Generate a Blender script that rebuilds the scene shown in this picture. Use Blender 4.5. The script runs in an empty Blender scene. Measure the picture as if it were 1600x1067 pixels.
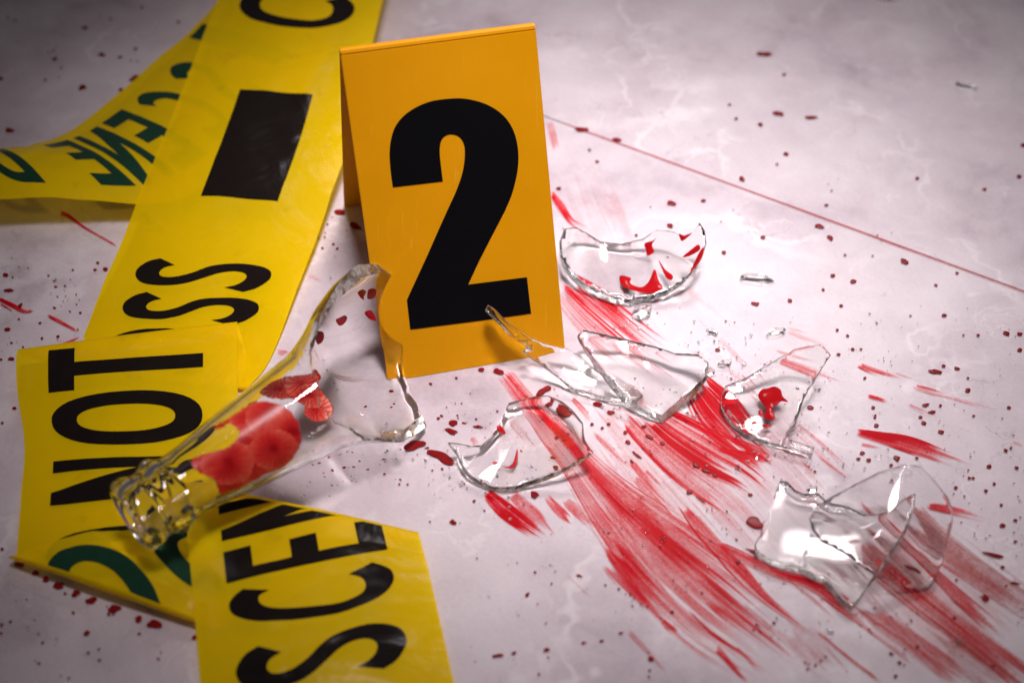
import bpy, bmesh, math, random
import numpy as np
from mathutils import Vector, noise
from mathutils.geometry import delaunay_2d_cdt

random.seed(7)
R_ = math.radians
SC = bpy.context.scene
COL = SC.collection
MM = 0.001

# ------------------------------------------------------------------ camera
PITCH, DIST, FPX, CX, CY = R_(44.9), 0.513, 2200.0, 800.0, 533.5
cam_d = bpy.data.cameras.new('camera')
cam = bpy.data.objects.new('camera', cam_d)
COL.objects.link(cam)
cam.location = (0, -DIST * math.cos(PITCH), DIST * math.sin(PITCH))
cam.rotation_euler = (math.pi / 2 - PITCH, 0, 0)
cam_d.sensor_width = 36.0
cam_d.lens = FPX / 1600 * 36
cam_d.clip_start, cam_d.clip_end = 0.01, 50
cam_d.dof.use_dof = True
cam_d.dof.focus_distance = 0.497
cam_d.dof.aperture_fstop = 7.0
cam_d.dof.aperture_blades = 9
SC.camera = cam

# ------------------------------------------------------------------ world and lamps (studio)
W = bpy.data.worlds.new('World')
SC.world = W
W.use_nodes = True
W.node_tree.nodes['Background'].inputs[0].default_value = (0.90, 0.84, 0.90, 1)
W.node_tree.nodes['Background'].inputs[1].default_value = 0.07


def aim(o, tgt):
    o.rotation_euler = (Vector(tgt) - o.location).to_track_quat('-Z', 'Y').to_euler()


def spot(name, loc, tgt, power, ang, blend, rad, col):
    l = bpy.data.lights.new(name, 'SPOT')
    l.energy, l.spot_size, l.spot_blend, l.shadow_soft_size, l.color = power, R_(ang), blend, rad, col
    o = bpy.data.objects.new(name, l)
    COL.objects.link(o)
    o.location = loc
    aim(o, tgt)
    return o


def area(name, loc, tgt, power, sx, sy, col, spread=180):
    l = bpy.data.lights.new(name, 'AREA')
    l.shape, l.size, l.size_y, l.energy, l.color, l.spread = 'RECTANGLE', sx, sy, power, col, R_(spread)
    o = bpy.data.objects.new(name, l)
    COL.objects.link(o)
    o.location = loc
    aim(o, tgt)
    return o


key = area('key_softbox', (0.07, -0.10, 1.0), (0.014, 0.042, 0), 0.39, 0.22, 0.22, (1.0, 0.90, 0.925), 24.5)
area('back_softbox', (0.28, 0.76, 0.88), (0.125, 0.085, 0), 0.175, 0.36, 0.28, (1.0, 0.91, 0.935), 20)

SC.view_settings.view_transform = 'Standard'
SC.view_settings.look = 'None'
SC.view_settings.exposure = 0.0
SC.view_settings.gamma = 1.0
SC.cycles.max_bounces = 16
SC.cycles.transmission_bounces = 14
SC.cycles.transparent_max_bounces = 24
SC.cycles.glossy_bounces = 6
SC.cycles.diffuse_bounces = 4
SC.cycles.blur_glossy = 0.08
SC.cycles.sample_clamp_indirect = 0.0
SC.cycles.use_denoising = True

# ------------------------------------------------------------------ pixel -> place
_C = np.array(cam.location)
_F = np.array([0, math.cos(PITCH), -math.sin(PITCH)])
_U = np.array([0, math.sin(PITCH), math.cos(PITCH)])
_X = np.array([1.0, 0, 0])


def ray(x, y):
    x = np.asarray(x, float)[..., None]
    y = np.asarray(y, float)[..., None]
    d = _F + _X * (x - CX) / FPX - _U * (y - CY) / FPX
    return d


def unp(x, y, z=0.0):
    """point at height z (metres) that shows at pixel x, y"""
    d = ray(x, y)
    t = (np.asarray(z, float) - _C[2]) / d[..., 2]
    return _C + d * t[..., None]


# ------------------------------------------------------------------ helpers
def mesh_obj(name, verts, faces, mats, parent=None, fmat=None, smooth=False):
    me = bpy.data.meshes.new(name)
    me.from_pydata([tuple(map(float, v)) for v in verts], [], faces)
    for m in (mats if isinstance(mats, (list, tuple)) else [mats]):
        me.materials.append(m)
    if fmat is not None:
        me.polygons.foreach_set('material_index', fmat)
    if smooth is True:
        me.polygons.foreach_set('use_smooth', [True] * len(faces))
    elif smooth:
        me.polygons.foreach_set('use_smooth', smooth)
    me.update()
    o = bpy.data.objects.new(name, me)
    COL.objects.link(o)
    if parent is not None:
        o.parent = parent
    return o


def tag(o, label, cat, group=None, kind=None):
    if label: o['label'] = label
    if cat: o['category'] = cat
    if group: o['group'] = group
    if kind: o['kind'] = kind
    return o


def empty(name, loc=(0, 0, 0)):
    o = bpy.data.objects.new(name, None)
    o.empty_display_size = 0.02
    COL.objects.link(o)
    o.location = loc
    return o


def adopt(child, parent):
    """parent while keeping the world-space coordinates of the mesh"""
    child.parent = parent
    child.location = -Vector(parent.location)


def crom(P, n, closed=False):
    P = np.asarray(P, float)
    N = len(P)
    out = []
    rng = range(N) if closed else range(N - 1)
    for i in rng:
        p1, p2 = P[i], P[(i + 1) % N]
        p0 = P[(i - 1) % N] if (closed or i > 0) else 2 * p1 - p2
        p3 = P[(i + 2) % N] if (closed or i + 2 < N) else 2 * p2 - p1
        for k in range(n):
            t = k / n
            out.append(0.5 * (2 * p1 + (p2 - p0) * t + (2 * p0 - 5 * p1 + 4 * p2 - p3) * t * t + (3 * p1 - p0 - 3 * p2 + p3) * t ** 3))
    if not closed:
        out.append(P[-1])
    return np.array(out)


def inside(poly, x, y):
    poly = np.asarray(poly)
    x = np.asarray(x, float)
    y = np.asarray(y, float)
    c = np.zeros(x.shape, bool)
    j = len(poly) - 1
    for i in range(len(poly)):
        xi, yi, xj, yj = poly[i][0], poly[i][1], poly[j][0], poly[j][1]
        if yi != yj:
            c ^= ((yi > y) != (yj > y)) & (x < (xj - xi) * (y - yi) / (yj - yi) + xi)
        j = i
    return c


def fill(polys, step):
    """triangulate outlines (even-odd) with inner grid points"""
    allp = np.concatenate([np.asarray(p)[:, :2] for p in polys])
    mn, mx = allp.min(0), allp.max(0)
    gx, gy = np.meshgrid(np.arange(mn[0] + step / 2, mx[0], step), np.arange(mn[1] + step / 2, mx[1], step))
    gx, gy = gx.ravel(), gy.ravel()
    ok = np.zeros(gx.shape, bool)
    for p in polys:
        ok ^= inside(p, gx, gy)
    pts, edges = [], []
    for p in polys:
        b = len(pts)
        n = len(p)
        pts += [Vector((float(q[0]), float(q[1]))) for q in p]
        edges += [(b + i, b + (i + 1) % n) for i in range(n)]
    bp = np.array([tuple(q) for q in pts])
    for x, y in zip(gx[ok], gy[ok]):
        if ((bp - (x, y)) ** 2).sum(1).min() > (0.45 * step) ** 2:
            pts.append(Vector((float(x), float(y))))
    vs, es, fs, *_ = delaunay_2d_cdt(pts, edges, [], 0, 1e-7)
    V = np.array([tuple(v) for v in vs])
    Fc = np.array([f for f in fs if len(f) == 3])
    cen = V[Fc].mean(1)
    ok = np.zeros(len(Fc), bool)
    for p in polys:
        ok ^= inside(p, cen[:, 0], cen[:, 1])
    Fc = Fc[ok]
    a, b, c = V[Fc[:, 0]], V[Fc[:, 1]], V[Fc[:, 2]]
    flip = ((b - a)[:, 0] * (c - a)[:, 1] - (b - a)[:, 1] * (c - a)[:, 0]) < 0
    Fc[flip] = Fc[flip][:, ::-1]
    used = np.unique(Fc)
    remap = -np.ones(len(V), int)
    remap[used] = np.arange(len(used))
    return V[used], remap[Fc]


def vnoise(u, v, nu, nv, seed):
    """smooth value noise on 0..1 x 0..1 with nu x nv cells"""
    rs = np.random.RandomState(seed)
    G = rs.rand(nu + 2, nv + 2)
    a = np.clip(u, 0, 1) * nu
    b = np.clip(v, 0, 1) * nv
    i, j = np.floor(a).astype(int), np.floor(b).astype(int)
    fa, fb = a - i, b - j
    fa, fb = fa * fa * (3 - 2 * fa), fb * fb * (3 - 2 * fb)
    return (G[i, j] * (1 - fa) + G[i + 1, j] * fa) * (1 - fb) + (G[i, j + 1] * (1 - fa) + G[i + 1, j + 1] * fa) * fb


def sstep(a, b, x):
    t = np.clip((x - a) / (b - a + 1e-9), 0, 1)
    return t * t * (3 - 2 * t)


# ------------------------------------------------------------------ materials
class NT:
    def __init__(s, name):
        s.m = bpy.data.materials.new(name)
        s.m.use_nodes = True
        s.t = s.m.node_tree
        s.t.nodes.clear()
        s.out = s.n('ShaderNodeOutputMaterial')

    def n(s, typ, **kw):
        nd = s.t.nodes.new(typ)
        for k, v in kw.items():
            if k.startswith('i_'):
                key = k[2:]
                nd.inputs[int(key) if key.isdigit() else key.replace('_', ' ')].default_value = v
            else:
                setattr(nd, k, v)
        return nd

    def l(s, a, b, ao=0, bi=0):
        s.t.links.new(a.outputs[ao], b.inputs[bi])

    def noise(s, vec, scale, detail=4, rough=0.55, dist=0.0):
        nd = s.n('ShaderNodeTexNoise')
        nd.inputs['Scale'].default_value = scale
        nd.inputs['Detail'].default_value = detail
        nd.inputs['Roughness'].default_value = rough
        nd.inputs['Distortion'].default_value = dist
        if vec is not None:
            s.t.links.new(vec, nd.inputs['Vector'])
        return nd.outputs[0]

    def math(s, op, a, b=None, clamp=False):
        nd = s.n('ShaderNodeMath', operation=op, use_clamp=clamp)
        for i, q in enumerate((a, b)):
            if q is None: continue
            if isinstance(q, (int, float)): nd.inputs[i].default_value = q
            else: s.t.links.new(q, nd.inputs[i])
        return nd.outputs[0]

    def ramp(s, fac, stops, interp='LINEAR'):
        nd = s.n('ShaderNodeValToRGB')
        nd.color_ramp.interpolation = interp
        e = nd.color_ramp.elements
        while len(e) < len(stops): e.new(0.5)
        for el, (p, c) in zip(e, stops):
            el.position = p
            el.color = (*c, 1) if len(c) == 3 else c
        s.t.links.new(fac, nd.inputs[0])
        return nd.outputs[0]

    def mix(s, fac, a, b, mode='MIX'):
        nd = s.n('ShaderNodeMix', data_type='RGBA', blend_type=mode)
        for idx, q in ((0, fac), (6, a), (7, b)):
            if isinstance(q, (int, float)): nd.inputs[idx].default_value = q
            elif isinstance(q, tuple): nd.inputs[idx].default_value = (*q, 1)
            else: s.t.links.new(q, nd.inputs[idx])
        return nd.outputs[2]

    def bsdf(s, **kw):
        nd = s.n('ShaderNodeBsdfPrincipled')
        for k, v in kw.items():
            key = k.replace('_', ' ')
            if isinstance(v, tuple): nd.inputs[key].default_value = (*v, 1)
            elif isinstance(v, (int, float)): nd.inputs[key].default_value = v
            else: s.t.links.new(v, nd.inputs[key])
        return nd

    def bump(s, h, strength, dist):
        nd = s.n('ShaderNodeBump')
        nd.inputs['Strength'].default_value = strength
        nd.inputs['Distance'].default_value = dist
        s.t.links.new(h, nd.inputs['Height'])
        return nd.outputs[0]

    def coords(s, which='Object'):
        return s.n('ShaderNodeTexCoord').outputs[which]

    def done(s, shader):
        s.t.links.new(shader.outputs[0] if hasattr(shader, 'outputs') else shader, s.out.inputs[0])
        return s.m


def mat_marble():
    m = NT('marble_tile')
    co = m.coords()
    warp = m.n('ShaderNodeTexNoise')
    warp.inputs['Scale'].default_value = 14
    warp.inputs['Detail'].default_value = 5
    m.t.links.new(co, warp.inputs['Vector'])
    va = m.n('ShaderNodeVectorMath', operation='SCALE')
    m.t.links.new(warp.outputs[1], va.inputs[0])
    va.inputs['Scale'].default_value = 0.03
    vb = m.n('ShaderNodeVectorMath', operation='ADD')
    m.t.links.new(co, vb.inputs[0])
    m.l(va, vb, 0, 1)
    wc = vb.outputs[0]
    cloud = m.noise(wc, 17, 6, 0.62)
    cloud2 = m.noise(wc, 60, 5, 0.6)
    grain = m.noise(co, 700, 3, 0.6)
    base = m.ramp(cloud, [(0.32, (0.38, 0.31, 0.35)), (0.46, (0.57, 0.49, 0.525)), (0.62, (0.66, 0.595, 0.62)), (0.78, (0.69, 0.635, 0.655))])
    base = m.mix(m.math('MULTIPLY', m.ramp(cloud2, [(0.40, (0, 0, 0)), (0.66, (1, 1, 1))]), 0.30), base, (0.50, 0.45, 0.485))

    def vein(scale, width, lo, hi, det=4):
        v = m.noise(wc, scale, det, 0.52)
        a = m.math('ABSOLUTE', m.math('SUBTRACT', v, 0.5))
        l = m.ramp(a, [(0.0, (1, 1, 1)), (width, (0, 0, 0))])
        k = m.ramp(m.noise(co, scale * 0.7 + 5, 2), [(lo, (0, 0, 0)), (hi, (1, 1, 1))])
        return m.math('MULTIPLY', l, k)
    base = m.mix(m.math('MULTIPLY', vein(19, 0.022, 0.46, 0.60), 0.52), base, (0.83, 0.79, 0.80))
    base = m.mix(m.math('MULTIPLY', vein(33, 0.012, 0.52, 0.64), 0.45), base, (0.80, 0.76, 0.77))
    base = m.mix(m.math('MULTIPLY', vein(11, 0.040, 0.51, 0.62, 7), 0.48), base, (0.80, 0.76, 0.775))
    base = m.mix(m.math('MULTIPLY', vein(26, 0.007, 0.53, 0.63, 6), 0.5), base, (0.33, 0.29, 0.33))
    base = m.mix(0.10, base, m.ramp(grain, [(0.3, (0.35, 0.32, 0.34)), (0.7, (0.85, 0.8, 0.82))]))
    rgh = m.math('ADD', m.math('MULTIPLY', cloud2, 0.16), 0.30)
    b = m.bsdf(Base_Color=base, Roughness=rgh, IOR=1.45, Specular_IOR_Level=0.30)
    m.t.links.new(m.bump(m.math('ADD', m.math('MULTIPLY', cloud2, 1.0), m.math('MULTIPLY', grain, 0.12)), 0.12, 0.0012), b.inputs['Normal'])
    return m.done(b)


def mat_plain(name, col, rough, coat=0.0, grain=0.0, spec=0.5):
    m = NT(name)
    co = m.coords()
    c = m.mix(m.noise(co, 55, 4), tuple(x * (1 - grain) for x in col), tuple(min(1, x * (1 + grain)) for x in col))
    b = m.bsdf(Base_Color=c, Roughness=rough, Coat_Weight=coat, Specular_IOR_Level=spec)
    m.t.links.new(m.bump(m.noise(co, 1400, 3), 0.05, 0.0002), b.inputs['Normal'])
    return m.done(b)


def mat_marker():
    m = NT('marker_plastic')
    co = m.coords()
    sm = m.noise(co, 26, 5, 0.62)
    st = m.n('ShaderNodeMapping')
    st.inputs['Scale'].default_value = (900, 60, 60)
    st.inputs['Rotation'].default_value = (0.3, 0.5, 0.9)
    m.t.links.new(co, st.inputs['Vector'])
    scr = m.ramp(m.noise(st.outputs[0], 1.0, 2, 0.5), [(0.66, (0, 0, 0)), (0.72, (1, 1, 1))])
    dust = m.ramp(m.noise(co, 1100, 2, 0.5), [(0.72, (0, 0, 0)), (0.78, (1, 1, 1))])
    c = m.mix(sm, (0.60, 0.255, 0.0), (0.69, 0.30, 0.0))
    c = m.mix(m.math('MULTIPLY', scr, 0.10), c, (0.95, 0.55, 0.12))
    c = m.mix(m.math('MULTIPLY', dust, 0.25), c, (0.45, 0.18, 0.02))
    r = m.math('ADD', m.math('MULTIPLY', sm, 0.3), 0.28)
    b = m.bsdf(Base_Color=c, Roughness=r, Specular_IOR_Level=0.22)
    m.t.links.new(m.bump(m.math('ADD', m.noise(co, 14, 2), m.math('MULTIPLY', scr, 0.02)), 0.12, 0.01), b.inputs['Normal'])
    return m.done(b)


def mat_tape():
    m = NT('yellow_plastic_film')
    co = m.coords()
    n1 = m.noise(co, 45, 4, 0.5)
    # grubby smudges on the film
    sm = m.ramp(m.noise(co, 75, 5, 0.6), [(0.60, (0, 0, 0)), (0.70, (1, 1, 1))])
    col = m.mix(n1, (0.98, 0.68, 0.0), (1.0, 0.75, 0.0))
    col = m.mix(m.math('MULTIPLY', sm, 0.16), col, (0.36, 0.23, 0.01))
    vo = m.n('ShaderNodeTexVoronoi')
    vo.inputs['Scale'].default_value = 34
    wv = m.n('ShaderNodeVectorMath', operation='MULTIPLY_ADD')
    wn = m.n('ShaderNodeTexNoise')
    wn.inputs['Scale'].default_value = 30
    m.t.links.new(co, wn.inputs['Vector'])
    m.t.links.new(wn.outputs[1], wv.inputs[0])
    wv.inputs[1].default_value = (0.02, 0.02, 0.02)
    m.t.links.new(co, wv.inputs[2])
    m.t.links.new(wv.outputs[0], vo.inputs['Vector'])
    bmp = m.bump(m.math('ADD', m.math('ADD', m.noise(co, 38, 3, 0.5, 0.8), m.math('MULTIPLY', vo.outputs['Distance'], 0.45)), m.math('MULTIPLY', m.noise(co, 160, 3), 0.12)), 0.34, 0.004)
    b = m.bsdf(Base_Color=col, Roughness=0.30, IOR=1.45, Specular_IOR_Level=0.22)
    m.t.links.new(bmp, b.inputs['Normal'])
    tr = m.n('ShaderNodeBsdfTranslucent')
    m.t.links.new(col, tr.inputs[0])
    tp = m.n('ShaderNodeBsdfTransparent')
    tp.inputs[0].default_value = (0.96, 0.72, 0.01, 1)
    a = m.n('ShaderNodeMixShader')
    a.inputs[0].default_value = 0.30
    m.l(b, a, 0, 1)
    m.l(tr, a, 0, 2)
    a2 = m.n('ShaderNodeMixShader')
    a2.inputs[0].default_value = 0.24
    m.l(a, a2, 0, 1)
    m.l(tp, a2, 0, 2)
    return m.done(a2)


def mat_ink(name, col):
    m = NT(name)
    co = m.coords()
    c = m.mix(m.noise(co, 160, 4), tuple(x * 0.8 for x in col), tuple(x * 1.25 for x in col))
    b = m.bsdf(Base_Color=c, Roughness=0.22, IOR=1.42, Specular_IOR_Level=0.14)
    m.t.links.new(m.bump(m.noise(co, 38, 3, 0.5, 0.8), 0.30, 0.004), b.inputs['Normal'])
    return m.done(b)


def mat_glass(name='clear_glass', rough=0.0):
    m = NT(name)
    g = m.n('ShaderNodeBsdfGlass')
    g.inputs['Color'].default_value = (0.985, 0.99, 0.985, 1)
    g.inputs['Roughness'].default_value = rough
    g.inputs['IOR'].default_value = 1.43
    return m.done(g)


def mat_glass_edge():
    m = NT('broken_glass_edge')
    co = m.coords()
    g = m.n('ShaderNodeBsdfGlass')
    g.inputs['Color'].default_value = (0.95, 0.97, 0.955, 1)
    g.inputs['Roughness'].default_value = 0.03
    g.inputs['IOR'].default_value = 1.5
    g.inputs['IOR'].default_value = 1.43
    m.t.links.new(m.bump(m.noise(co, 420, 4), 0.5, 0.0015), g.inputs['Normal'])
    # hackle: crushed glass along the break scatters white
    d = m.bsdf(Base_Color=(0.93, 0.94, 0.94), Roughness=0.3)
    t = m.n('ShaderNodeBsdfTranslucent')
    t.inputs[0].default_value = (0.95, 0.96, 0.96, 1)
    k1 = m.n('ShaderNodeMixShader')
    k1.inputs[0].default_value = 0.5
    m.l(d, k1, 0, 1)
    m.l(t, k1, 0, 2)
    k2 = m.n('ShaderNodeMixShader')
    m.t.links.new(m.math('MULTIPLY', m.ramp(m.noise(co, 240, 5, 0.65), [(0.42, (0, 0, 0)), (0.66, (1, 1, 1))]), 0.62), k2.inputs[0])
    m.l(g, k2, 0, 1)
    m.l(k1, k2, 0, 2)
    return m.done(k2)


def mat_film():
    """blood wiped over the floor: how thick the film lies comes with the mesh"""
    m = NT('wiped_blood')
    co = m.coords()
    at = m.n('ShaderNodeAttribute', attribute_name='film')
    tn = m.n('ShaderNodeAttribute', attribute_name='tone')
    f = at.outputs['Fac']
    grain = m.noise(co, 1500, 2, 0.6)
    patch = m.noise(co, 130, 4, 0.6)
    g = m.math('ADD', m.math('MULTIPLY', m.math('SUBTRACT', grain, 0.5), 0.85), m.math('MULTIPLY', m.math('SUBTRACT', patch, 0.5), 0.55))
    k = m.math('MULTIPLY', m.math('SUBTRACT', 1.15, f), m.math('MULTIPLY', f, 2.6))
    a = m.math('ADD', f, m.math('MULTIPLY', g, m.math('MINIMUM', k, 0.62)), True)
    c1 = m.ramp(a, [(0.0, (0.78, 0.08, 0.08)), (0.35, (0.78, 0.035, 0.042)), (0.65, (0.72, 0.008, 0.020)), (0.85, (0.58, 0.003, 0.014)), (1.0, (0.46, 0.002, 0.008))])
    c2 = m.ramp(a, [(0.0, (0.42, 0.13, 0.09)), (0.5, (0.35, 0.06, 0.045)), (1.0, (0.22, 0.010, 0.012))])
    c = m.mix(tn.outputs['Fac'], c1, c2)
    b = m.bsdf(Base_Color=c, Roughness=0.45, IOR=1.4, Specular_IOR_Level=0.06)
    tp = m.n('ShaderNodeBsdfTransparent')
    mx = m.n('ShaderNodeMixShader')
    m.t.links.new(m.math('MULTIPLY', a, 0.97), mx.inputs[0])
    m.l(tp, mx, 0, 1)
    m.l(b, mx, 0, 2)
    return m.done(mx)


def mat_drop(name, c0, c1, rough=0.12, spec=0.25):
    m = NT(name)
    co = m.coords()
    b = m.bsdf(Base_Color=m.mix(m.noise(co, 300, 3), c0, c1), Roughness=rough, IOR=1.4, Specular_IOR_Level=spec)
    return m.done(b)


def mat_petal():
    """blood squeezed against the inside of the glass, branching into pale veins"""
    m = NT('blood_pressed_on_glass')
    co = m.coords()
    at = m.n('ShaderNodeAttribute', attribute_name='film')
    tn = m.n('ShaderNodeAttribute', attribute_name='tone')
    n1 = m.noise(co, 260, 4, 0.6, 0.6)
    w = m.math('MULTIPLY', tn.outputs['Fac'], 1.0)
    v = m.math('ADD', m.math('MULTIPLY', w, 0.82), m.math('MULTIPLY', n1, 0.20))
    c = m.ramp(v, [(0.18, (0.50, 0.006, 0.012)), (0.42, (0.80, 0.035, 0.03)), (0.62, (0.90, 0.11, 0.07)), (0.85, (0.95, 0.52, 0.42))])
    b = m.bsdf(Base_Color=c, Roughness=0.25, IOR=1.4)
    tr = m.n('ShaderNodeBsdfTranslucent')
    m.t.links.new(c, tr.inputs[0])
    mm = m.n('ShaderNodeMixShader')
    mm.inputs[0].default_value = 0.35
    m.l(b, mm, 0, 1)
    m.l(tr, mm, 0, 2)
    tp = m.n('ShaderNodeBsdfTransparent')
    mx = m.n('ShaderNodeMixShader')
    a = m.math('ADD', at.outputs['Fac'], m.math('MULTIPLY', m.math('SUBTRACT', m.noise(co, 420, 4, 0.65, 0.5), 0.5), 0.9), True)
    m.t.links.new(m.ramp(a, [(0.30, (0, 0, 0)), (0.55, (1, 1, 1))]), mx.inputs[0])
    m.l(tp, mx, 0, 1)
    m.l(mm, mx, 0, 2)
    return m.done(mx)


M_MARBLE = mat_marble()
M_GROUT = mat_plain('tile_joint', (0.42, 0.34, 0.35), 0.8, 0, 0.2)
M_ORANGE = mat_marker()
M_BLACK = mat_plain('numeral_black', (0.003, 0.003, 0.004), 0.6, 0.0, 0.1, 0.05)
M_TAPE = mat_tape()
M_INK = mat_ink('black_print', (0.010, 0.007, 0.006))
M_INKBACK = mat_ink('print_seen_through_film', (0.010, 0.040, 0.022))
M_GLASS = mat_glass()
M_SHEET = mat_glass('shard_glass', 0.055)
M_EDGE = mat_glass_edge()
M_FILM = mat_film()
M_DROP = mat_drop('dark_blood', (0.17, 0.005, 0.007), (0.25, 0.010, 0.012), 0.22, 0.10)
M_RED = mat_drop('fresh_blood', (0.32, 0.003, 0.006), (0.44, 0.009, 0.012), 0.12)
M_PETAL = mat_petal()

# ------------------------------------------------------------------ floor: two marble tiles and their joint
J0, J1 = unp(865, 187)[:2], unp(1600, 455)[:2]
jd = (J1 - J0) / np.linalg.norm(J1 - J0)
jn = np.array([-jd[1], jd[0]])                     # away from the camera
ROTZ = math.atan2(jd[1], jd[0])
GAP = 0.0006
floor = mesh_obj('floor', [(-1.6, -1.6, -0.0016), (1.6, -1.6, -0.0016), (1.6, 1.6, -0.0016), (-1.6, 1.6, -0.0016)], [(0, 1, 2, 3)], M_GROUT)
tag(floor, 'pale grey pink marble tiled floor', 'floor', kind='structure')


def tile(y0, y1):
    bm = bmesh.new()
    bmesh.ops.create_cube(bm, size=1)
    for v in bm.verts:
        v.co.x *= 2.2
        v.co.y = y0 if v.co.y < 0 else y1
        v.co.z = -0.0012 - 0.008 if v.co.z < 0 else 0.0
    top = [e for e in bm.edges if all(v.co.z > -0.001 for v in e.verts)]
    bmesh.ops.bevel(bm, geom=top, offset=0.00025, segments=2, affect='EDGES')
    me = bpy.data.meshes.new('tile')
    bm.to_mesh(me)
    bm.free()
    me.materials.append(M_MARBLE)
    o = bpy.data.objects.new('tile', me)
    COL.objects.link(o)
    mid = (J0 + J1) / 2
    o.location = (mid[0], mid[1], 0)
    o.rotation_euler = (0, 0, ROTZ)
    o.parent = floor
    return o


tile(-1.1, -GAP / 2)
tile(GAP / 2, 1.1)

# ------------------------------------------------------------------ evidence marker
MW, ML, MT, MYAW, MX, MY = 0.0655, 0.1172, R_(25.6), R_(13.4), -0.0444, -0.0206
mex = np.array([math.cos(MYAW), math.sin(MYAW), 0])
mey = np.array([-math.sin(MYAW), math.cos(MYAW), 0])
mez = np.array([0, 0, 1.0])
MB = np.array([MX, MY, 0.0])
marker = empty('evidence_marker', tuple(MB + mex * MW / 2 + mey * ML * math.sin(MT)))
tag(marker, 'yellow orange folded plastic tent marker with black numeral 2', 'marker')


def profile_sheet(name, pts, th, closed_w=MW):
    """a bent strip of plastic: outline pts (depth, height) with thickness th, drawn out over the width"""
    P = np.array(pts, float)
    T = np.gradient(P, axis=0)
    T /= np.linalg.norm(T, axis=1)[:, None]
    N = np.stack([T[:, 1], -T[:, 0]], 1)           # inner side
    Q = P + N * th
    V, F = [], []
    for a in (0, 1):
        for p in P: V.append(MB + mex * MW * a + mey * p[0] + mez * p[1])
        for q in Q: V.append(MB + mex * MW * a + mey * q[0] + mez * q[1])
    n = len(P)
    o2 = 2 * n
    for i in range(n - 1):
        F.append((i, i + 1, o2 + i + 1, o2 + i))
        F.append((n + i, o2 + n + i, o2 + n + i + 1, n + i + 1))
        F.append((i, n + i, n + i + 1, i + 1))
        F.append((o2 + i, o2 + i + 1, o2 + n + i + 1, o2 + n + i))
    F.append((0, o2, o2 + n, n))
    F.append((n - 1, 2 * n - 1, o2 + 2 * n - 1, o2 + n - 1))
    o = mesh_obj(name, V, F, M_ORANGE)
    bm = bmesh.new()
    bm.from_mesh(o.data)
    bmesh.ops.recalc_face_normals(bm, faces=bm.faces)
    bmesh.ops.bevel(bm, geom=[e for e in bm.edges if len(e.link_faces) == 2 and e.calc_face_angle(0) > 0.8], offset=0.00025, segments=2, affect='EDGES')
    bm.to_mesh(o.data)
    bm.free()
    adopt(o, marker)
    return o


top_y, top_z = ML * math.sin(MT), ML * math.cos(MT)
RH = 0.0017                                       # half of the flat ridge
TH = 0.0013
fr = np.array([top_y - RH, top_z - 0.0012])
profile_sheet('front_panel', [(0, 0.0), tuple(fr * 0.33), tuple(fr * 0.66), tuple(fr)], -TH if False else TH)
bk = np.array([2 * top_y, 0.0])
profile_sheet('rear_panel', [(top_y + RH, top_z - 0.0012), tuple(np.array([top_y + RH, top_z - 0.0012]) * 0.5 + bk * 0.5), tuple(bk)], TH)
profile_sheet('ridge_fold', [(top_y - RH + 0.00002, top_z - 0.00115), (top_y - RH + 0.0007, top_z - 0.0001), (top_y, top_z + 0.0001), (top_y + RH - 0.0007, top_z - 0.0001), (top_y + RH - 0.00002, top_z - 0.00115)], TH)

c1 = [(180, 867), (160, 720), (153, 580), (165, 470), (200, 365), (270, 275), (370, 205), (490, 155), (610, 135), (740, 128), (850, 143), (960, 178), (1060, 235), (1140, 315), (1195, 420), (1222, 540), (1226, 660), (1210, 780), (1170, 930), (1112, 1067)]
c2 = [(1000, 215), (900, 410), (806, 612), (1298, 550), (1333, 852), (1060, 890), (800, 925), (560, 955), (325, 985), (297, 740), (470, 365), (560, 160)]
c3 = [(632, 1067), (700, 920), (745, 800), (770, 700), (780, 600), (775, 520), (750, 465), (710, 435), (660, 426), (615, 440), (585, 475), (572, 530), (572, 600), (580, 680), (597, 818)]
k = 5.336
cur1 = crom([(580 + x / k, 130 + y / k) for x, y in c1], 4)
cur3 = crom([(580 + x / k, 130 + y / k) for x, y in c3], 4)
two_px = np.concatenate([cur1, np.array([(580 + x / k, 330 + y / k) for x, y in c2]), cur3])
pn = np.cross(mex, mey * fr[0] + mez * fr[1])
pn /= np.linalg.norm(pn)                           # faces the camera
if pn @ (_C - MB) < 0: pn = -pn
d2 = ray(two_px[:, 0], two_px[:, 1])
t2 = ((MB - _C) @ pn) / (d2 @ pn)
two3 = _C + d2 * t2[:, None]
pu = mex
pv = np.cross(pn, mex)
if pv[2] < 0: pv = -pv
uv = np.stack([(two3 - MB) @ pu, (two3 - MB) @ pv], 1)
V2, F2 = fill([uv], 0.006)
nv = len(V2)
V3 = [MB + pu * a + pv * b + pn * 0.00022 for a, b in V2] + [MB + pu * a + pv * b + pn * 0.00002 for a, b in V2]
edge_cnt = {}
for f in F2:
    for a, b in ((f[0], f[1]), (f[1], f[2]), (f[2], f[0])):
        edge_cnt[(a, b)] = 1
rim = [(a, b) for (a, b) in edge_cnt if (b, a) not in edge_cnt]
num = mesh_obj('numeral', V3, [tuple(map(int, f)) for f in F2] + [(int(a), int(a + nv), int(b + nv), int(b)) for a, b in rim], M_BLACK)
adopt(num, marker)

# ------------------------------------------------------------------ barrier tape
tape_root = empty('barrier_tape', tuple(unp(300, 720)))
tag(tape_root, 'crumpled yellow plastic barrier tape printed CRIME SCENE DO NOT CROSS in black', 'tape')


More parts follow.
